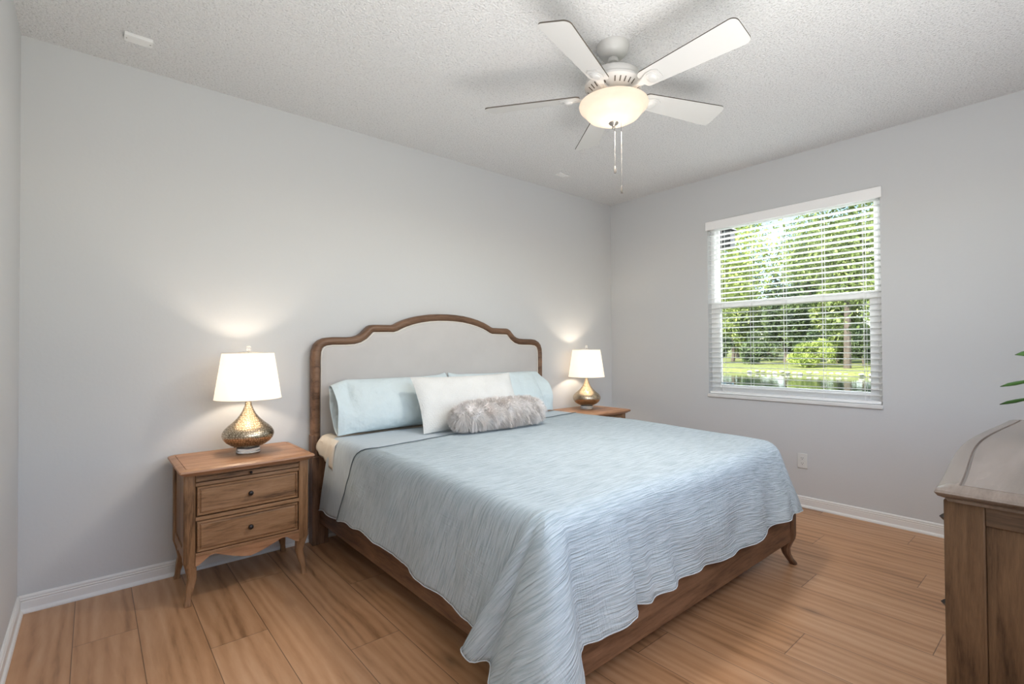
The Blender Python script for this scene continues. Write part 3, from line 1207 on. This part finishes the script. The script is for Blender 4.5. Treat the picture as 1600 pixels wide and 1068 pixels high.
# ------------------------------------------------------------------ pillows
def place(o, c, rx, rz=0, ry=0):
    o.location = c
    o.rotation_mode = 'XYZ'
    o.rotation_euler = (rx, ry, rz)
    return o


def pillowcase(name, wl, h, th, seed, flip=1, shear=0.0, droop=.20):
    """case lofted along X with an open flapped end at -X (flip=-1 puts it at +X)"""
    rings = []
    n = 48
    st = [-.5, -.485, -.46, -.43, -.40, -.385, -.36, -.32, -.27, -.2, -.1, 0, .1, .2, .28, .35, .40, .44, .47, .49, .5]
    for s in st:
        x = s * wl
        if s <= -.385:
            q = (s + .5) / .115
            hh = lerp(.515, .50, q) * h
            tt = lerp(.50, .40, q) * th
        else:
            q = (s + .385) / .885
            tt = th * (.40 + .62 * sin(min(1, q * 1.15 + .02) * pi) ** .6 * .95) if q < .8 else th * .9 * max(.03, (1 - q) / .2) ** .62
            tt = min(tt, th)
            hh = h * (.5 - .025 * sin(q * pi) + .01 * q)
        ring = []
        for k in range(n):
            a = 2 * pi * k / n
            ca, sa = cos(a), sin(a)
            # pointed lens section
            y = hh * (abs(sa) ** .82) * (1 if sa > 0 else -1)
            z = tt * .5 * (abs(ca) ** 1.05) * (1 if ca > 0 else -1)
            wz = .010 * nz(x * 6 + seed, y * 5, seed) + .006 * nz(x * 14, y * 12, seed + 3)
            if s <= -.385:
                z += .016 * nz(y * 8 + seed, s * 6, seed + 1) + (-.012 if ca > 0 else .0) * sin(y * 22)
                x_ = x + .012 * nz(y * 6, seed, 1.0)
            else:
                x_ = x + .01 * nz(y * 7, seed, 2.0) * abs(s)
            z += wz * (1 if ca >= 0 else -1)
            fq = max(0, (-s - .36) / .14)
            if y > 0:
                y *= 1 - droop * fq ** 1.4
            if s > .42:
                y *= 1 + .10 * (s - .42) / .08
            x_ += shear * (y / h) * fq
            z += (.03 * fq * sin(y / h * 7 + 1)) * (1 if ca > 0 else .3)
            ring.append((flip * x_, y, z))
        rings.append(ring)
    m_ = MB().loft(rings, cap0=False, cap1=True)
    o = m_.build(name, M['pcase'])
    for pz in o.data.polygons:
        pz.use_smooth = True
    so = o.modifiers.new('thickness', 'SOLIDIFY')
    so.thickness = .003
    sub = o.modifiers.new('smooth', 'SUBSURF')
    sub.levels = 1
    sub.render_levels = 1
    # stitched line of the hem band
    pts = [Vector(p) * 1.0 for p in rings[5]]
    pts = [Vector((p.x, p.y * 1.005, p.z * 1.02)) for p in pts]
    MB().tube(pts, .0010, 5, True).build('hem_band_seam', M['hem'], o)
    # stuffing seen inside the open end
    core = []
    for s, q in ((-.40, .1), (-.385, .45), (-.36, .7), (-.28, .8)):
        core.append([(flip * s * wl, h * .44 * q * sin(2 * pi * k / 24), th * .22 * q * cos(2 * pi * k / 24)) for k in range(24)])
    MB().loft(core, cap0=True, cap1=False).build('inner_pillow', M['piping'], o)
    return o


p1 = pillowcase('bed_pillow', .88, .35, .20, 1.3)
place(p1, (1.825, -.268, .880), math.radians(64), math.radians(1.5))
tag(p1, 'pale aqua bed pillow at the left with its open pillowcase end showing', 'pillow', 'aqua bed pillows')
p2 = pillowcase('bed_pillow', .92, .355, .20, 7.7, -1, .04, 0.0)
place(p2, (2.745, -.262, .882), math.radians(62), math.radians(-1.5))
tag(p2, 'pale aqua bed pillow at the right, partly behind the cream cushion', 'pillow', 'aqua bed pillows')


def cushion(name, mat, wl, h, th, seed, nx=40, ny=28):
    m_ = MB()

    def surf(sgn):
        g = []
        for j in range(ny + 1):
            r = []
            for i in range(nx + 1):
                u, v = -1 + 2 * i / nx, -1 + 2 * j / ny
                px = u * (1 - .045 * (1 - v * v) * u * u)
                py = v * (1 - .07 * (1 - u * u) * v * v)
                t = (max(0, 1 - abs(u) ** 2.6) * max(0, 1 - abs(v) ** 2.4)) ** .55
                z = sgn * (th / 2 * t + .008 * t * nz(u * 4 + seed, v * 3, seed))
                x, y = px * wl / 2, py * h / 2
                r.append((x, y, z))
            g.append(r)
        return g
    for sgn in (1, -1):
        g = surf(sgn)
        k = len(m_.v)
        for r in g:
            m_.v += r
        for j in range(ny):
            for i in range(nx):
                a = k + j * (nx + 1) + i
                q = (a, a + 1, a + nx + 2, a + nx + 1)
                m_.f.append(q if sgn > 0 else tuple(reversed(q)))
    o = m_.build(name, mat)
    for pz in o.data.polygons:
        pz.use_smooth = True
    return o


p3 = cushion('lumbar_cushion', M['cream'], .82, .385, .15, 4)
place(p3, (2.225, -.545, .882), math.radians(63), math.radians(-1))
tag(p3, 'speckled cream rectangular cushion leaning on the aqua pillows behind the fur bolster', 'cushion')
pp = []
for t in range(64):
    a = 2 * pi * t / 64
    pass


def fur_bolster():
    hl, ry_, rz_ = .355, .088, .086
    o = MB()
    rings = []
    for s in [-1, -.985, -.95, -.88, -.75, -.5, -.2, .1, .4, .7, .86, .94, .98, 1]:
        k = (1 - abs(s) ** 5) ** .5 if abs(s) < 1 else .05
        rings.append([(s * hl, ry_ * k * cos(a), rz_ * k * sin(a)) for a in [2 * pi * q / 28 for q in range(28)]])
    base = o.loft(rings).build('fur_bolster', M['fur'])
    rnd = random.Random(5)
    m_ = MB()
    for i in range(24000):
        s = rnd.uniform(-1.0, 1.0)
        a = rnd.uniform(0, 2 * pi)
        if rnd.random() < .12:
            s = (1 if rnd.random() < .5 else -1) * rnd.uniform(.93, 1.0)
        k = max(.05, (1 - abs(s) ** 5)) ** .5
        rr = 1
        if abs(s) > .95:
            rr = sqrt(rnd.random())
        p = Vector((s * hl, ry_ * k * cos(a) * rr, rz_ * k * sin(a) * rr))
        nrm = Vector((0.9 * s ** 9 * 2, cos(a) * (1 - .5 * s ** 8), sin(a) * (1 - .5 * s ** 8))).normalized()
        cl = Vector((noise.noise(p * 24), noise.noise(p * 24 + Vector((9, 0, 0))), noise.noise(p * 24 + Vector((0, 9, 0)))))
        L = rnd.uniform(.024, .042)
        d = (nrm + cl * .8 + Vector((rnd.uniform(-.2, .2), rnd.uniform(-.2, .2), rnd.uniform(-.2, .2)))).normalized()
        side = d.cross(Vector((rnd.random() - .5, rnd.random() - .5, rnd.random() - .5))).normalized()
        wd = rnd.uniform(.0009, .0017)
        prev = None
        for q in range(4):
            t = q / 3
            c = p + d * L * t + Vector((0, 0, -.016 * t * t)) + cl * (.010 * t * t)
            if c.z < -.092:
                c.z = -.092
            ww = wd * (1 - .85 * t)
            a_, b_ = len(m_.v), len(m_.v) + 1
            m_.v += [tuple(c - side * ww), tuple(c + side * ww)]
            if prev:
                m_.f.append((prev[0], prev[1], b_, a_))
            prev = (a_, b_)
    m_.build('fur', M['fur'], base, smooth=False)
    return base


fb = fur_bolster()
place(fb, (2.285, -.785, .816), math.radians(0), math.radians(-1))
tag(fb, 'fluffy pale grey fur bolster lying in front of the cream cushion', 'cushion')

# ------------------------------------------------------------------ ceiling fan
FX, FY = 2.238, -1.758
fan = tag(empty('ceiling_fan', (FX, FY, HT)), 'white five-blade ceiling fan with a lit frosted glass bowl', 'ceiling fan')
zc = -HT
MB().lathe([(.0001, 0), (.080, 0), (.080, -.010), (.077, -.020), (.070, -.038), (.056, -.053), (.036, -.061), (.0001, -.062)], n=48).build('canopy', M['fan_white'], fan)
MB().lathe([(.0001, -.060), (.024, -.062), (.028, -.074), (.024, -.084), (.014, -.088), (.013, -.155), (.0001, -.155)], n=24).build('downrod', M['fan_white'], fan)
MB().lathe([(.0001, -.142), (.05, -.143), (.10, -.148), (.128, -.156), (.136, -.168), (.136, -.190), (.142, -.196), (.142, -.206), (.134, -.212), (.105, -.236), (.080, -.246), (.0001, -.247)], n=60).build('motor_housing', M['fan_white'], fan)
vents = MB()
for k in range(30):
    if k % 6 == 5:
        continue
    a = 2 * pi * k / 30 + .1
    ca, sa = cos(a), sin(a)
    tx, ty = -sa * .0028, ca * .0028
    p0 = (.128 * ca, .128 * sa, -.2185)
    p1_ = (.109 * ca, .109 * sa, -.2345)
    vents.add([(p0[0] - tx, p0[1] - ty, p0[2]), (p0[0] + tx, p0[1] + ty, p0[2]), (p1_[0] + tx, p1_[1] + ty, p1_[2]), (p1_[0] - tx, p1_[1] - ty, p1_[2]),
               (p0[0] * .97 - tx, p0[1] * .97 - ty, p0[2] + .01), (p0[0] * .97 + tx, p0[1] * .97 + ty, p0[2] + .01), (p1_[0] * .97 + tx, p1_[1] * .97 + ty, p1_[2] + .01), (p1_[0] * .97 - tx, p1_[1] * .97 - ty, p1_[2] + .01)],
              [(0, 1, 2, 3), (4, 7, 6, 5), (0, 4, 5, 1), (1, 5, 6, 2), (2, 6, 7, 3), (3, 7, 4, 0)])
vents.build('vent_slots', M['blade_edge'], fan, smooth=False)
MB().lathe([(.0001, -.245), (.058, -.246), (.062, -.255), (.062, -.280), (.075, -.288), (.100, -.292), (.100, -.297), (.0001, -.298)], n=40).build('light_fitter', M['fan_white'], fan)
# glass bowl
bp = [(.158, -.286), (.167, -.291), (.170, -.300), (.166, -.312), (.154, -.324), (.142, -.333), (.137, -.343), (.126, -.356), (.104, -.368), (.074, -.378), (.040, -.384), (.008, -.385)]
bp2 = [(r - .003 if r > .01 else r, z + .0025) for r, z in reversed(bp)]
MB().lathe(bp + bp2, n=56).build('glass_bowl', M['bowl'], fan)
MB().lathe([(.0001, -.381), (.022, -.383), (.025, -.388), (.020, -.394), (.009, -.400), (.006, -.406), (.008, -.412), (.005, -.418), (.0001, -.420)], n=24).build('finial', M['steel'], fan)
for (dx, dy), zb in (((.004, -.004), -.60), ((.030, -.024), -.70)):
    ch = MB()
    nb = int((-.415 - zb) / .0065)
    ch.tube([(dx, dy, -.29 if dx > .01 else -.415), (dx, dy, zb)], .0008, 5)
    for k in range(nb):
        z = -.415 - k * .0065
        ch.lathe([(.0003, .0016), (.0016, 0), (.0003, -.0016)], (dx, dy, z), 6)
    c_ = ch.build('pull_chain', M['chain'], fan)
    MB().lathe([(.0001, 0), (.003, -.002), (.0055, -.018), (.006, -.030), (.004, -.038), (.0001, -.039)], (dx, dy, zb), 14).build('pull', M['chain'], c_)
ZB = 2.496 - HT


def blade_mesh():
    # outline in local (r, t) with rounded corners; faces white, edge dark
    out = []
    r0, r1, wa, wb = .165, .655, .052, .075

    def corner(cx, cy, rad, a0, a1, n=7):
        for k in range(n + 1):
            a = lerp(a0, a1, k / n)
            out.append((cx + rad * cos(a), cy + rad * sin(a)))
    corner(r1 - .028, wb - .028, .028, pi / 2, 0)
    corner(r1 - .028, -wb + .028, .028, 0, -pi / 2)
    corner(r0 + .03, -wa + .028, .028, -pi / 2, -pi)
    corner(r0 + .03, wa - .028, .028, pi, pi / 2)
    n = len(out)
    h = .003
    rings = [[(x, y, -h) for x, y in out], [(x, y, h) for x, y in out]]
    m_ = MB().loft(rings)
    me = m_
    return me, n


al = -.264
for k in range(5):
    a = 2.182 + k * 2 * pi / 5
    bm_, n = blade_mesh()
    R_ = Matrix.Rotation(a, 4, 'Z') @ Matrix.Rotation(al, 4, 'X')
    bm_.v = [tuple(Vector((0, 0, ZB)) + R_ @ Vector(v)) for v in bm_.v]
    b_ = bm_.build('blade', [M['fan_white'], M['blade_edge']], fan, smooth=False)
    for pz in b_.data.polygons:
        if len(pz.vertices) == 4 and pz.index < n:
            pz.material_index = 1
    ir = MB()
    R2 = Matrix.Rotation(a, 4, 'Z')
    # arm from hub to blade, flaring under it, with a round medallion
    pts = [(.085, .016, -.246), (.115, .013, -.258), (.15, .012, -.256), (.18, .020, -.252), (.21, .034, -.250), (.245, .036, -.250), (.268, .022, -.250)]
    rings = []
    for r, hw_, z in pts:
        rings.append([(r, -hw_, z - .004), (r, hw_, z - .004), (r, hw_, z + .004), (r, -hw_, z + .004)])
    ir.loft(rings)
    ir.lathe([(.0001, -.012), (.012, -.013), (.020, -.010), (.024, -.004), (.030, -.003), (.032, .002), (.0001, .002)], (.225, 0, -.254), 24)
    tl = []
    for v in ir.v:
        p = Vector(v)
        if p.x > .15:      # follow the pitch of the blade
            q = min(1, (p.x - .15) / .04)
            p.z += q * p.y * math.tan(al)
        tl.append(tuple(R2 @ p))
    ir.v = tl
    ir.build('blade_bracket', M['fan_white'], fan)
light('fan_bulb', 'POINT', (FX, FY, HT - .335), 1.5, (1, .87, .72), shadow_soft_size=.035)

light('bowl_fill', 'AREA', (FX, FY, HT - .43), 13, (1, .93, .85), (0, 0, -1), shape='DISK', size=.26)  # extra disk light added below the bowl to lift the bed top


# ------------------------------------------------------------------ dresser
def dr_outline(hx, y0, y1, inset, bow=.05, ch=.02, n=28):
    """front edge bowed like a bracket: flat ends swelling to the middle"""
    pts = []
    x0, x1, ya, yb = -hx + inset, hx - inset, y0 + inset, y1 - inset
    for k in range(n + 1):      # back edge first (wall side), then the front swell
        t = -1 + 2 * k / n
        q = 1 - abs(t)
        sw = q * q * (3 - 2 * q) * .5 + .5 * sin(q * pi / 2)
        pts.append((x1 + (x0 - x1) * (t + 1) / 2, yb + bow * sw))
    pts.append((x0, ya))
    pts.append((x1, ya))
    return pts


dr = tag(empty('dresser', (2.637, Y0 + .03, 0)), 'brown wooden dresser with a bowed top at the right edge of the view', 'dresser')
DX, DY = .835, .535
moulded_top(M['dr_top'], DX, 0, DY, .862, .900, .047, .043, outline=dr_outline, wide=True).build('top', M['dr_top'], dr)
# carcass end panels, frame stiles and inset panel
for s in (-1, 1):
    xo = s * (DX - .035)
    for y0, y1 in ((DY - .085, DY - .012), (.01, .08)):
        MB().box(min(xo, xo - s * .05), max(xo, xo - s * .05), y0, y1, .0, .862).build('corner_post', M['dr_z'], dr, bevel=.003)
    MB().box(min(xo - s * .010, xo - s * .03), max(xo - s * .010, xo - s * .03), .08, DY - .085, .09, .862).build('end_panel', M['dr_z'], dr, bevel=.002)
    MB().box(min(xo - s * .003, xo - s * .03), max(xo - s * .003, xo - s * .03), .08, DY - .085, .815, .862).build('end_rail', M['dr_y'], dr, bevel=.002)
MB().box(-DX + .06, DX - .06, .02, DY - .06, .10, .862).build('case', M['dr_x'], dr, smooth=False)
rl = MB()
for z in (.105, .358, .631, .849):
    rl.box(-DX + .08, DX - .08, DY - .07, DY - .015, z - .011, z + .011)
rl.build('rails', M['dr_x'], dr, smooth=False)


def diamond_knob(c):
    k = MB()
    prof = [(.005, 0), (.005, .010), (.017, .020), (.006, .033), (.0003, .038)]
    q = Vector((0, 1, 0)).to_track_quat('Z', 'Y')
    rings = [[Vector(c) + q @ Vector((rr * 1.0 * cos(2 * pi * j / 4), rr * 1.0 * sin(2 * pi * j / 4), z)) for j in range(4)] for rr, z in prof]
    return k.loft(rings)


for zi, (z0, z1) in enumerate(((.119, .345), (.371, .618), (.644, .836))):
    for xi in range(3):
        xa = -DX + .088 + xi * (2 * DX - .176) / 3 + .004
        xb = xa + (2 * DX - .176) / 3 - .008
        d_ = MB()
        rows_ = []
        nn = 8
        def ff(x):
            q = max(0.0, 1 - abs(x / DX))
            return .044 * (q * q * (3 - 2 * q) * .5 + .5 * sin(q * pi / 2))
        for k in range(nn + 1):
            x = lerp(xa, xb, k / nn)
            y = DY - .014 + ff(x)
            rows_.append([(x, DY - .08, z0), (x, y - .004, z0), (x, y, z0 + .008), (x, y, z1 - .008), (x, y - .004, z1), (x, DY - .08, z1)])
        d_.loft(rows_)
        dd = d_.build('drawer', M['dr_x'], dr)
        for kx in ((.5,) if xi == 1 else (.5,)):
            x = lerp(xa, xb, kx)
            diamond_knob((x, DY - .016 + ff(x), (z0 + z1) / 2)).build('knob', M['iron'], dd, smooth=False)

# plant on the dresser
pt = tag(empty('potted_plant', (2.80, -3.315, .90)), 'dark green leafy potted plant on the dresser at the right edge', 'plant')
MB().lathe([(.0001, 0), (.05, 0), (.055, .004), (.072, .12), (.076, .13), (.076, .138), (.070, .138), (.066, .125), (.0001, .124)], n=32).build('pot', M['pot'], pt)
MB().lathe([(.0001, .128), (.067, .126)], n=24).build('soil', M['soil'], pt)


def leaf(base, az, el, L, wd, droop, roll=0):
    m_ = MB()
    n = 12
    d = Vector((cos(az), sin(az), 0))
    s = Vector((-sin(az), cos(az), 0))
    g = []
    p = Vector(base)
    e = el
    for k in range(n + 1):
        t = k / n
        hw_ = wd * (sin(pi * min(1, t * .97 + .03)) ** .8) * (1 - .35 * t)
        if k:
            p = p + (d * cos(e) + Vector((0, 0, sin(e)))) * (L / n)
            e -= droop / n
        nrm = Vector((0, 0, cos(e))) - d * sin(e)
        sd = (s * cos(roll) + nrm * sin(roll))
        nr = (nrm * cos(roll) - s * sin(roll))
        g.append([p + sd * hw_ * q + nr * (abs(q) * hw_ * .25 + .004 * sin(t * 14 + q)) for q in (-1, -.5, 0, .5, 1)])
    m_.loft(g, closed=False, cap0=False, cap1=False)
    return m_


rnd = random.Random(11)
st = MB()
spec = []
for i in range(15):
    az = rnd.uniform(0, 2 * pi)
    if 1.4 < az < 3.5:
        az += 2.6
    spec.append((az, rnd.uniform(.2, 1.1), rnd.uniform(.16, .25), rnd.uniform(.022, .032), rnd.uniform(.5, 1.3), .16 + .02 * i))
for i, (az, el, L, wd, dp, zb) in enumerate(spec):
    lf = leaf((.01 * cos(az), .01 * sin(az), zb), az, el, L, wd, dp).build('leaf', M['leaf'], pt)
    lf.modifiers.new('thickness', 'SOLIDIFY').thickness = .0012
# the three leaves that reach into the picture
for az, zb, el, L, wd, dp, rl_ in ((2.12, .190, .34, .270, .020, .75, .8), (2.08, .128, .36, .268, .020, .80, .75), (2.17, .27, .45, .235, .030, .7, 1.1)):
    lf = leaf((.01 * cos(az), .01 * sin(az), zb), az, el, L, wd, dp, rl_).build('leaf', M['leaf'], pt)
    lf.modifiers.new('thickness', 'SOLIDIFY').thickness = .0012
st.tube([(0, 0, .12), (.005, 0, .25), (-.004, .004, .38), (.002, 0, .50)], [.006, .005, .004, .003], 8)
st.build('stem', M['leaf'], pt)


# ------------------------------------------------------------------ outside
def leaf_mat(name, c1, c2, c3, sc_=1.2):
    m, nt, b = newmat(name)
    v = mapped(nt)
    f = noise_n(nt, v, sc_, 3, .6)
    f2 = noise_n(nt, v, 14, 1)
    mm = nt.nodes.new('ShaderNodeMath')
    mm.operation = 'MULTIPLY_ADD'
    nt.links.new(f2, mm.inputs[0])
    mm.inputs[1].default_value = .6
    nt.links.new(f, mm.inputs[2])
    c = ramp(nt, mm.outputs[0], [(.62, c1), (.8, c2), (.98, c3)])
    nt.links.new(c, b.inputs['Base Color'])
    b.inputs['Roughness'].default_value = .6
    out = [n for n in nt.nodes if n.type == 'OUTPUT_MATERIAL'][0]
    tl = nt.nodes.new('ShaderNodeBsdfTranslucent')
    nt.links.new(c, tl.inputs[0])
    mx = nt.nodes.new('ShaderNodeMixShader')
    mx.inputs[0].default_value = .35
    nt.links.new(b.outputs[0], mx.inputs[1])
    nt.links.new(tl.outputs[0], mx.inputs[2])
    nt.links.new(mx.outputs[0], out.inputs[0])
    return m


LM = [leaf_mat('foliage_mid', (.07, .10, .035), (.26, .34, .09), (.60, .64, .26)),
      leaf_mat('foliage_dark', (.03, .05, .03), (.13, .19, .08), (.34, .42, .17)),
      leaf_mat('foliage_bright', (.16, .22, .05), (.50, .58, .14), (.78, .82, .32))]
M['bark'] = plain('bark', (.14, .11, .085), .9, bumps=[(12, .6, .03)], var=.3)
M['grass'] = plain('lawn', (.25, .27, .08), .95, bumps=[(40, .4, .02)], var=.3)
M['rock'] = plain('bank_stone', (.62, .58, .52), .9, bumps=[(9, .4, .03)], var=.2)
M['house'] = plain('dark_fixture', (.012, .012, .014), .6, var=.1)


def water_mat():
    m, nt, b = newmat('pond_water')
    b.inputs['Base Color'].default_value = (.035, .05, .04, 1)
    b.inputs['Roughness'].default_value = .06
    b.inputs['Specular IOR Level'].default_value = .8
    v = mapped(nt, (1, 1, 1))
    bump(nt, b, noise_n(nt, v, 1.6, 3), .12, .08)
    return m


M['water'] = water_mat()
pond = MB().box(9, 37, -25, 45, -1.1, -.6).build('pond', M['water'], smooth=False)
tag(pond, 'dark green pond water beyond the window', 'pond', None, 'structure')
gr = MB()
rows_ = []
for i in range(30):
    y = -30 + i * 3
    xb = 35.6 + .7 * nz(y * .2, 1)
    rows_.append([(xb - 1, y, -1.2), (xb, y, -.56), (xb + .8, y, -.28), (xb + 8, y, -.1), (75, y, .3), (110, y, .4)])
gr.loft(rows_, closed=False, cap0=False, cap1=False)
lawn = gr.build('lawn', M['grass'])
tag(lawn, 'sunlit lawn bank across the pond', 'lawn', None, 'structure')
MB().box(RW, 9.2, -25, 45, -1.1, -.55).build('yard', M['grass'], smooth=False)
struct(bpy.data.objects['yard'])


def rock_mb(c, s, seed):
    m_ = MB()
    rings = []
    for j in range(7):
        ph = -pi / 2 + pi * j / 6
        rings.append([])
        for k in range(9):
            a = 2 * pi * k / 9
            q = 1 + .3 * nz(cos(a) * 2 + seed, sin(a) * 2, ph)
            rings[-1].append((c[0] + s * q * cos(ph) * cos(a) * 1.1, c[1] + s * q * cos(ph) * sin(a) * 1.4, c[2] + s * .7 * q * sin(ph)))
    return m_.loft(rings)


rr = random.Random(3)
for k in range(18):
    y = 5.2 + k * .42 + rr.uniform(-.04, .04)
    o = rock_mb((0, 0, 0), rr.uniform(.10, .125), k).build('bank_rock', M['rock'])
    o.location = (35.6 + rr.uniform(-.25, .3), y, -.50 + rr.uniform(-.03, .06))
    tag(o, 'pale rock along the far pond bank seen through the blind', 'rock', 'rocks on the far pond bank')


def foliage(name, c, rad, nleaf, ls, mat, seed, lumps=9, trunk=None, label='', group=None, cat='tree'):
    r = random.Random(seed)
    root = tag(empty(name, (c[0], c[1], c[2] - rad[2])), label, cat, group)
    m_ = MB()
    lp = []
    for i in range(lumps):
        while True:
            q = Vector((r.uniform(-1, 1), r.uniform(-1, 1), r.uniform(-1, 1)))
            if q.length < 1:
                break
        lp.append((Vector((q.x * rad[0] * .75, q.y * rad[1] * .75, q.z * rad[2] * .75 + rad[2])), r.uniform(.28, .5)))
    for i in range(nleaf):
        L_, s_ = lp[i % lumps]
        d = Vector((r.gauss(0, 1), r.gauss(0, 1), r.gauss(0, 1))).normalized()
        rr_ = r.random() ** .35
        p = L_ + Vector((d.x * rad[0] * s_ * rr_, d.y * rad[1] * s_ * rr_, d.z * rad[2] * s_ * rr_))
        if p.z < .02:
            p.z = .02 + r.random() * .1
        n_ = Vector((r.gauss(0, 1), r.gauss(0, 1), r.gauss(.6, 1))).normalized()
        t_ = n_.orthogonal().normalized()
        t_.rotate(Matrix.Rotation(r.uniform(0, 6.28), 3, n_))
        b_ = n_.cross(t_)
        l_ = ls * r.uniform(.6, 1.3)
        k = len(m_.v)
        m_.v += [tuple(p - t_ * l_), tuple(p + b_ * l_ * .45), tuple(p + t_ * l_), tuple(p - b_ * l_ * .45)]
        m_.f.append((k, k + 1, k + 2, k + 3))
    m_.build('foliage', mat, root, smooth=False)
    tr = MB()
    zt = trunk if trunk else 0
    base = -zt
    tr.tube([(0, 0, base), (.1 * rad[0], 0, rad[2] * .2), (.05, .1, rad[2] * .9), (.0, .1, rad[2] * 1.5)], [rad[0] * .07 + .06, rad[0] * .055 + .04, rad[0] * .04 + .02, .02], 8)
    for q in range(6):
        L_, s_ = lp[q % lumps]
        tr.tube([(.05, .05, rad[2] * (.3 + .1 * q)), tuple(L_ * .6 + Vector((0, 0, rad[2] * .2))), tuple(L_)], [rad[0] * .03 + .02, rad[0] * .018 + .01, .01], 6)
    tr.build('trunk', M['bark'], root)
    return root


far = []
for q, y in enumerate((1.0, 5.4, 9.6, 13.8, 18.0)):
    far.append(((45 + .8 * (q % 2), y, 3.9), (2.1, 2.1, 4.1), q % 2))
for q, y in enumerate((1.5, 8.0, 14.5, 21.0)):
    far.append(((52.5, y, 5.9), (3.2, 3.2, 6.1), (q + 1) % 2))
for q, y in enumerate((-1, 7.6, 16.2, 25)):
    far.append(((61, y, 7.9), (4.2, 4.2, 8.0), q % 2))
fl_ = ['mid green', 'dark green']
where = ['front row by the far bank', 'second row across the pond', 'tall back row across the pond']
pos = ['rightmost', 'second from right', 'middle', 'second from left', 'leftmost']
pos4 = ['rightmost', 'second from right', 'second from left', 'leftmost']
for i, (c, rad, mi) in enumerate(far):
    wv_ = 0 if i < 5 else 1 if i < 9 else 2
    pp_ = pos[i] if i < 5 else pos4[(i - 5) % 4]
    foliage('lakeside_tree', c, rad, 12000, .17, LM[mi], 20 + i, 16, .1, '%s tree, %s in the %s' % (fl_[mi], pp_, where[wv_]), 'trees across the pond')
for q in range(6):
    foliage('hedge_shrub', (41.3, -.2 + 3.6 * q, 1.15), (.8, 1.7, 1.5), 5000, .13, LM[1], 90 + q, 9, .2, 'dark undergrowth shrub below the lakeside trees across the pond', 'undergrowth shrubs across the pond', 'shrub')
foliage('bank_shrub', (38.6, 9.6, .95), (1.3, 1.6, 1.15), 5200, .085, LM[2], 51, 9, .2, 'bright yellow-green shrub on the far pond bank', None, 'shrub')
foliage('bank_shrub', (37.4, 4.4, .3), (.8, .8, .6), 1800, .10, LM[1], 52, 6, .2, 'small dark shrub on the far bank at the right of the window view', None, 'shrub')
near = [((16.5, 6.6, 4.7), (2.6, 4.4, 3.0), 2, 2.8), ((38.5, 7.2, 7.6), (2.6, 4.8, 3.6), 0, 4.5), ((15.0, -1.2, 4.2), (2.2, 3.3, 2.6), 0, 2.4)]
labs = ['bright green near tree filling the upper left of the window view', 'tall mid green tree on the far bank, its trunk right of the shrub',
        'mid green near tree at the upper right of the window view']
for i, (c, rad, mi, tr_) in enumerate(near):
    foliage('shore_tree', c, rad, 16000 if i else 30000, .07 if i != 1 else .12, LM[mi], 70 + i, 22, tr_, labs[i], 'trees at the pond edge')
fx = tag(empty('eave_lantern', (4.70, -1.117, 2.135)), 'small black box-shaped fixture outside the upper left of the window', 'outdoor light')
MB().box(-.05, .05, -.07, .07, 0, .16).build('lantern_box', M['house'], fx, bevel=.008)
MB().box(-.06, .06, -.08, .08, .16, .175).build('lantern_cap', M['house'], fx, bevel=.004)
MB().tube([(0, 0, .17), (0, 0, .40)], .012, 8).build('hanger', M['house'], fx)
struct(MB().box(RW, 4.78, -6, 2.5, 2.60, 2.72).build('roof_eave', M['white'], smooth=False))
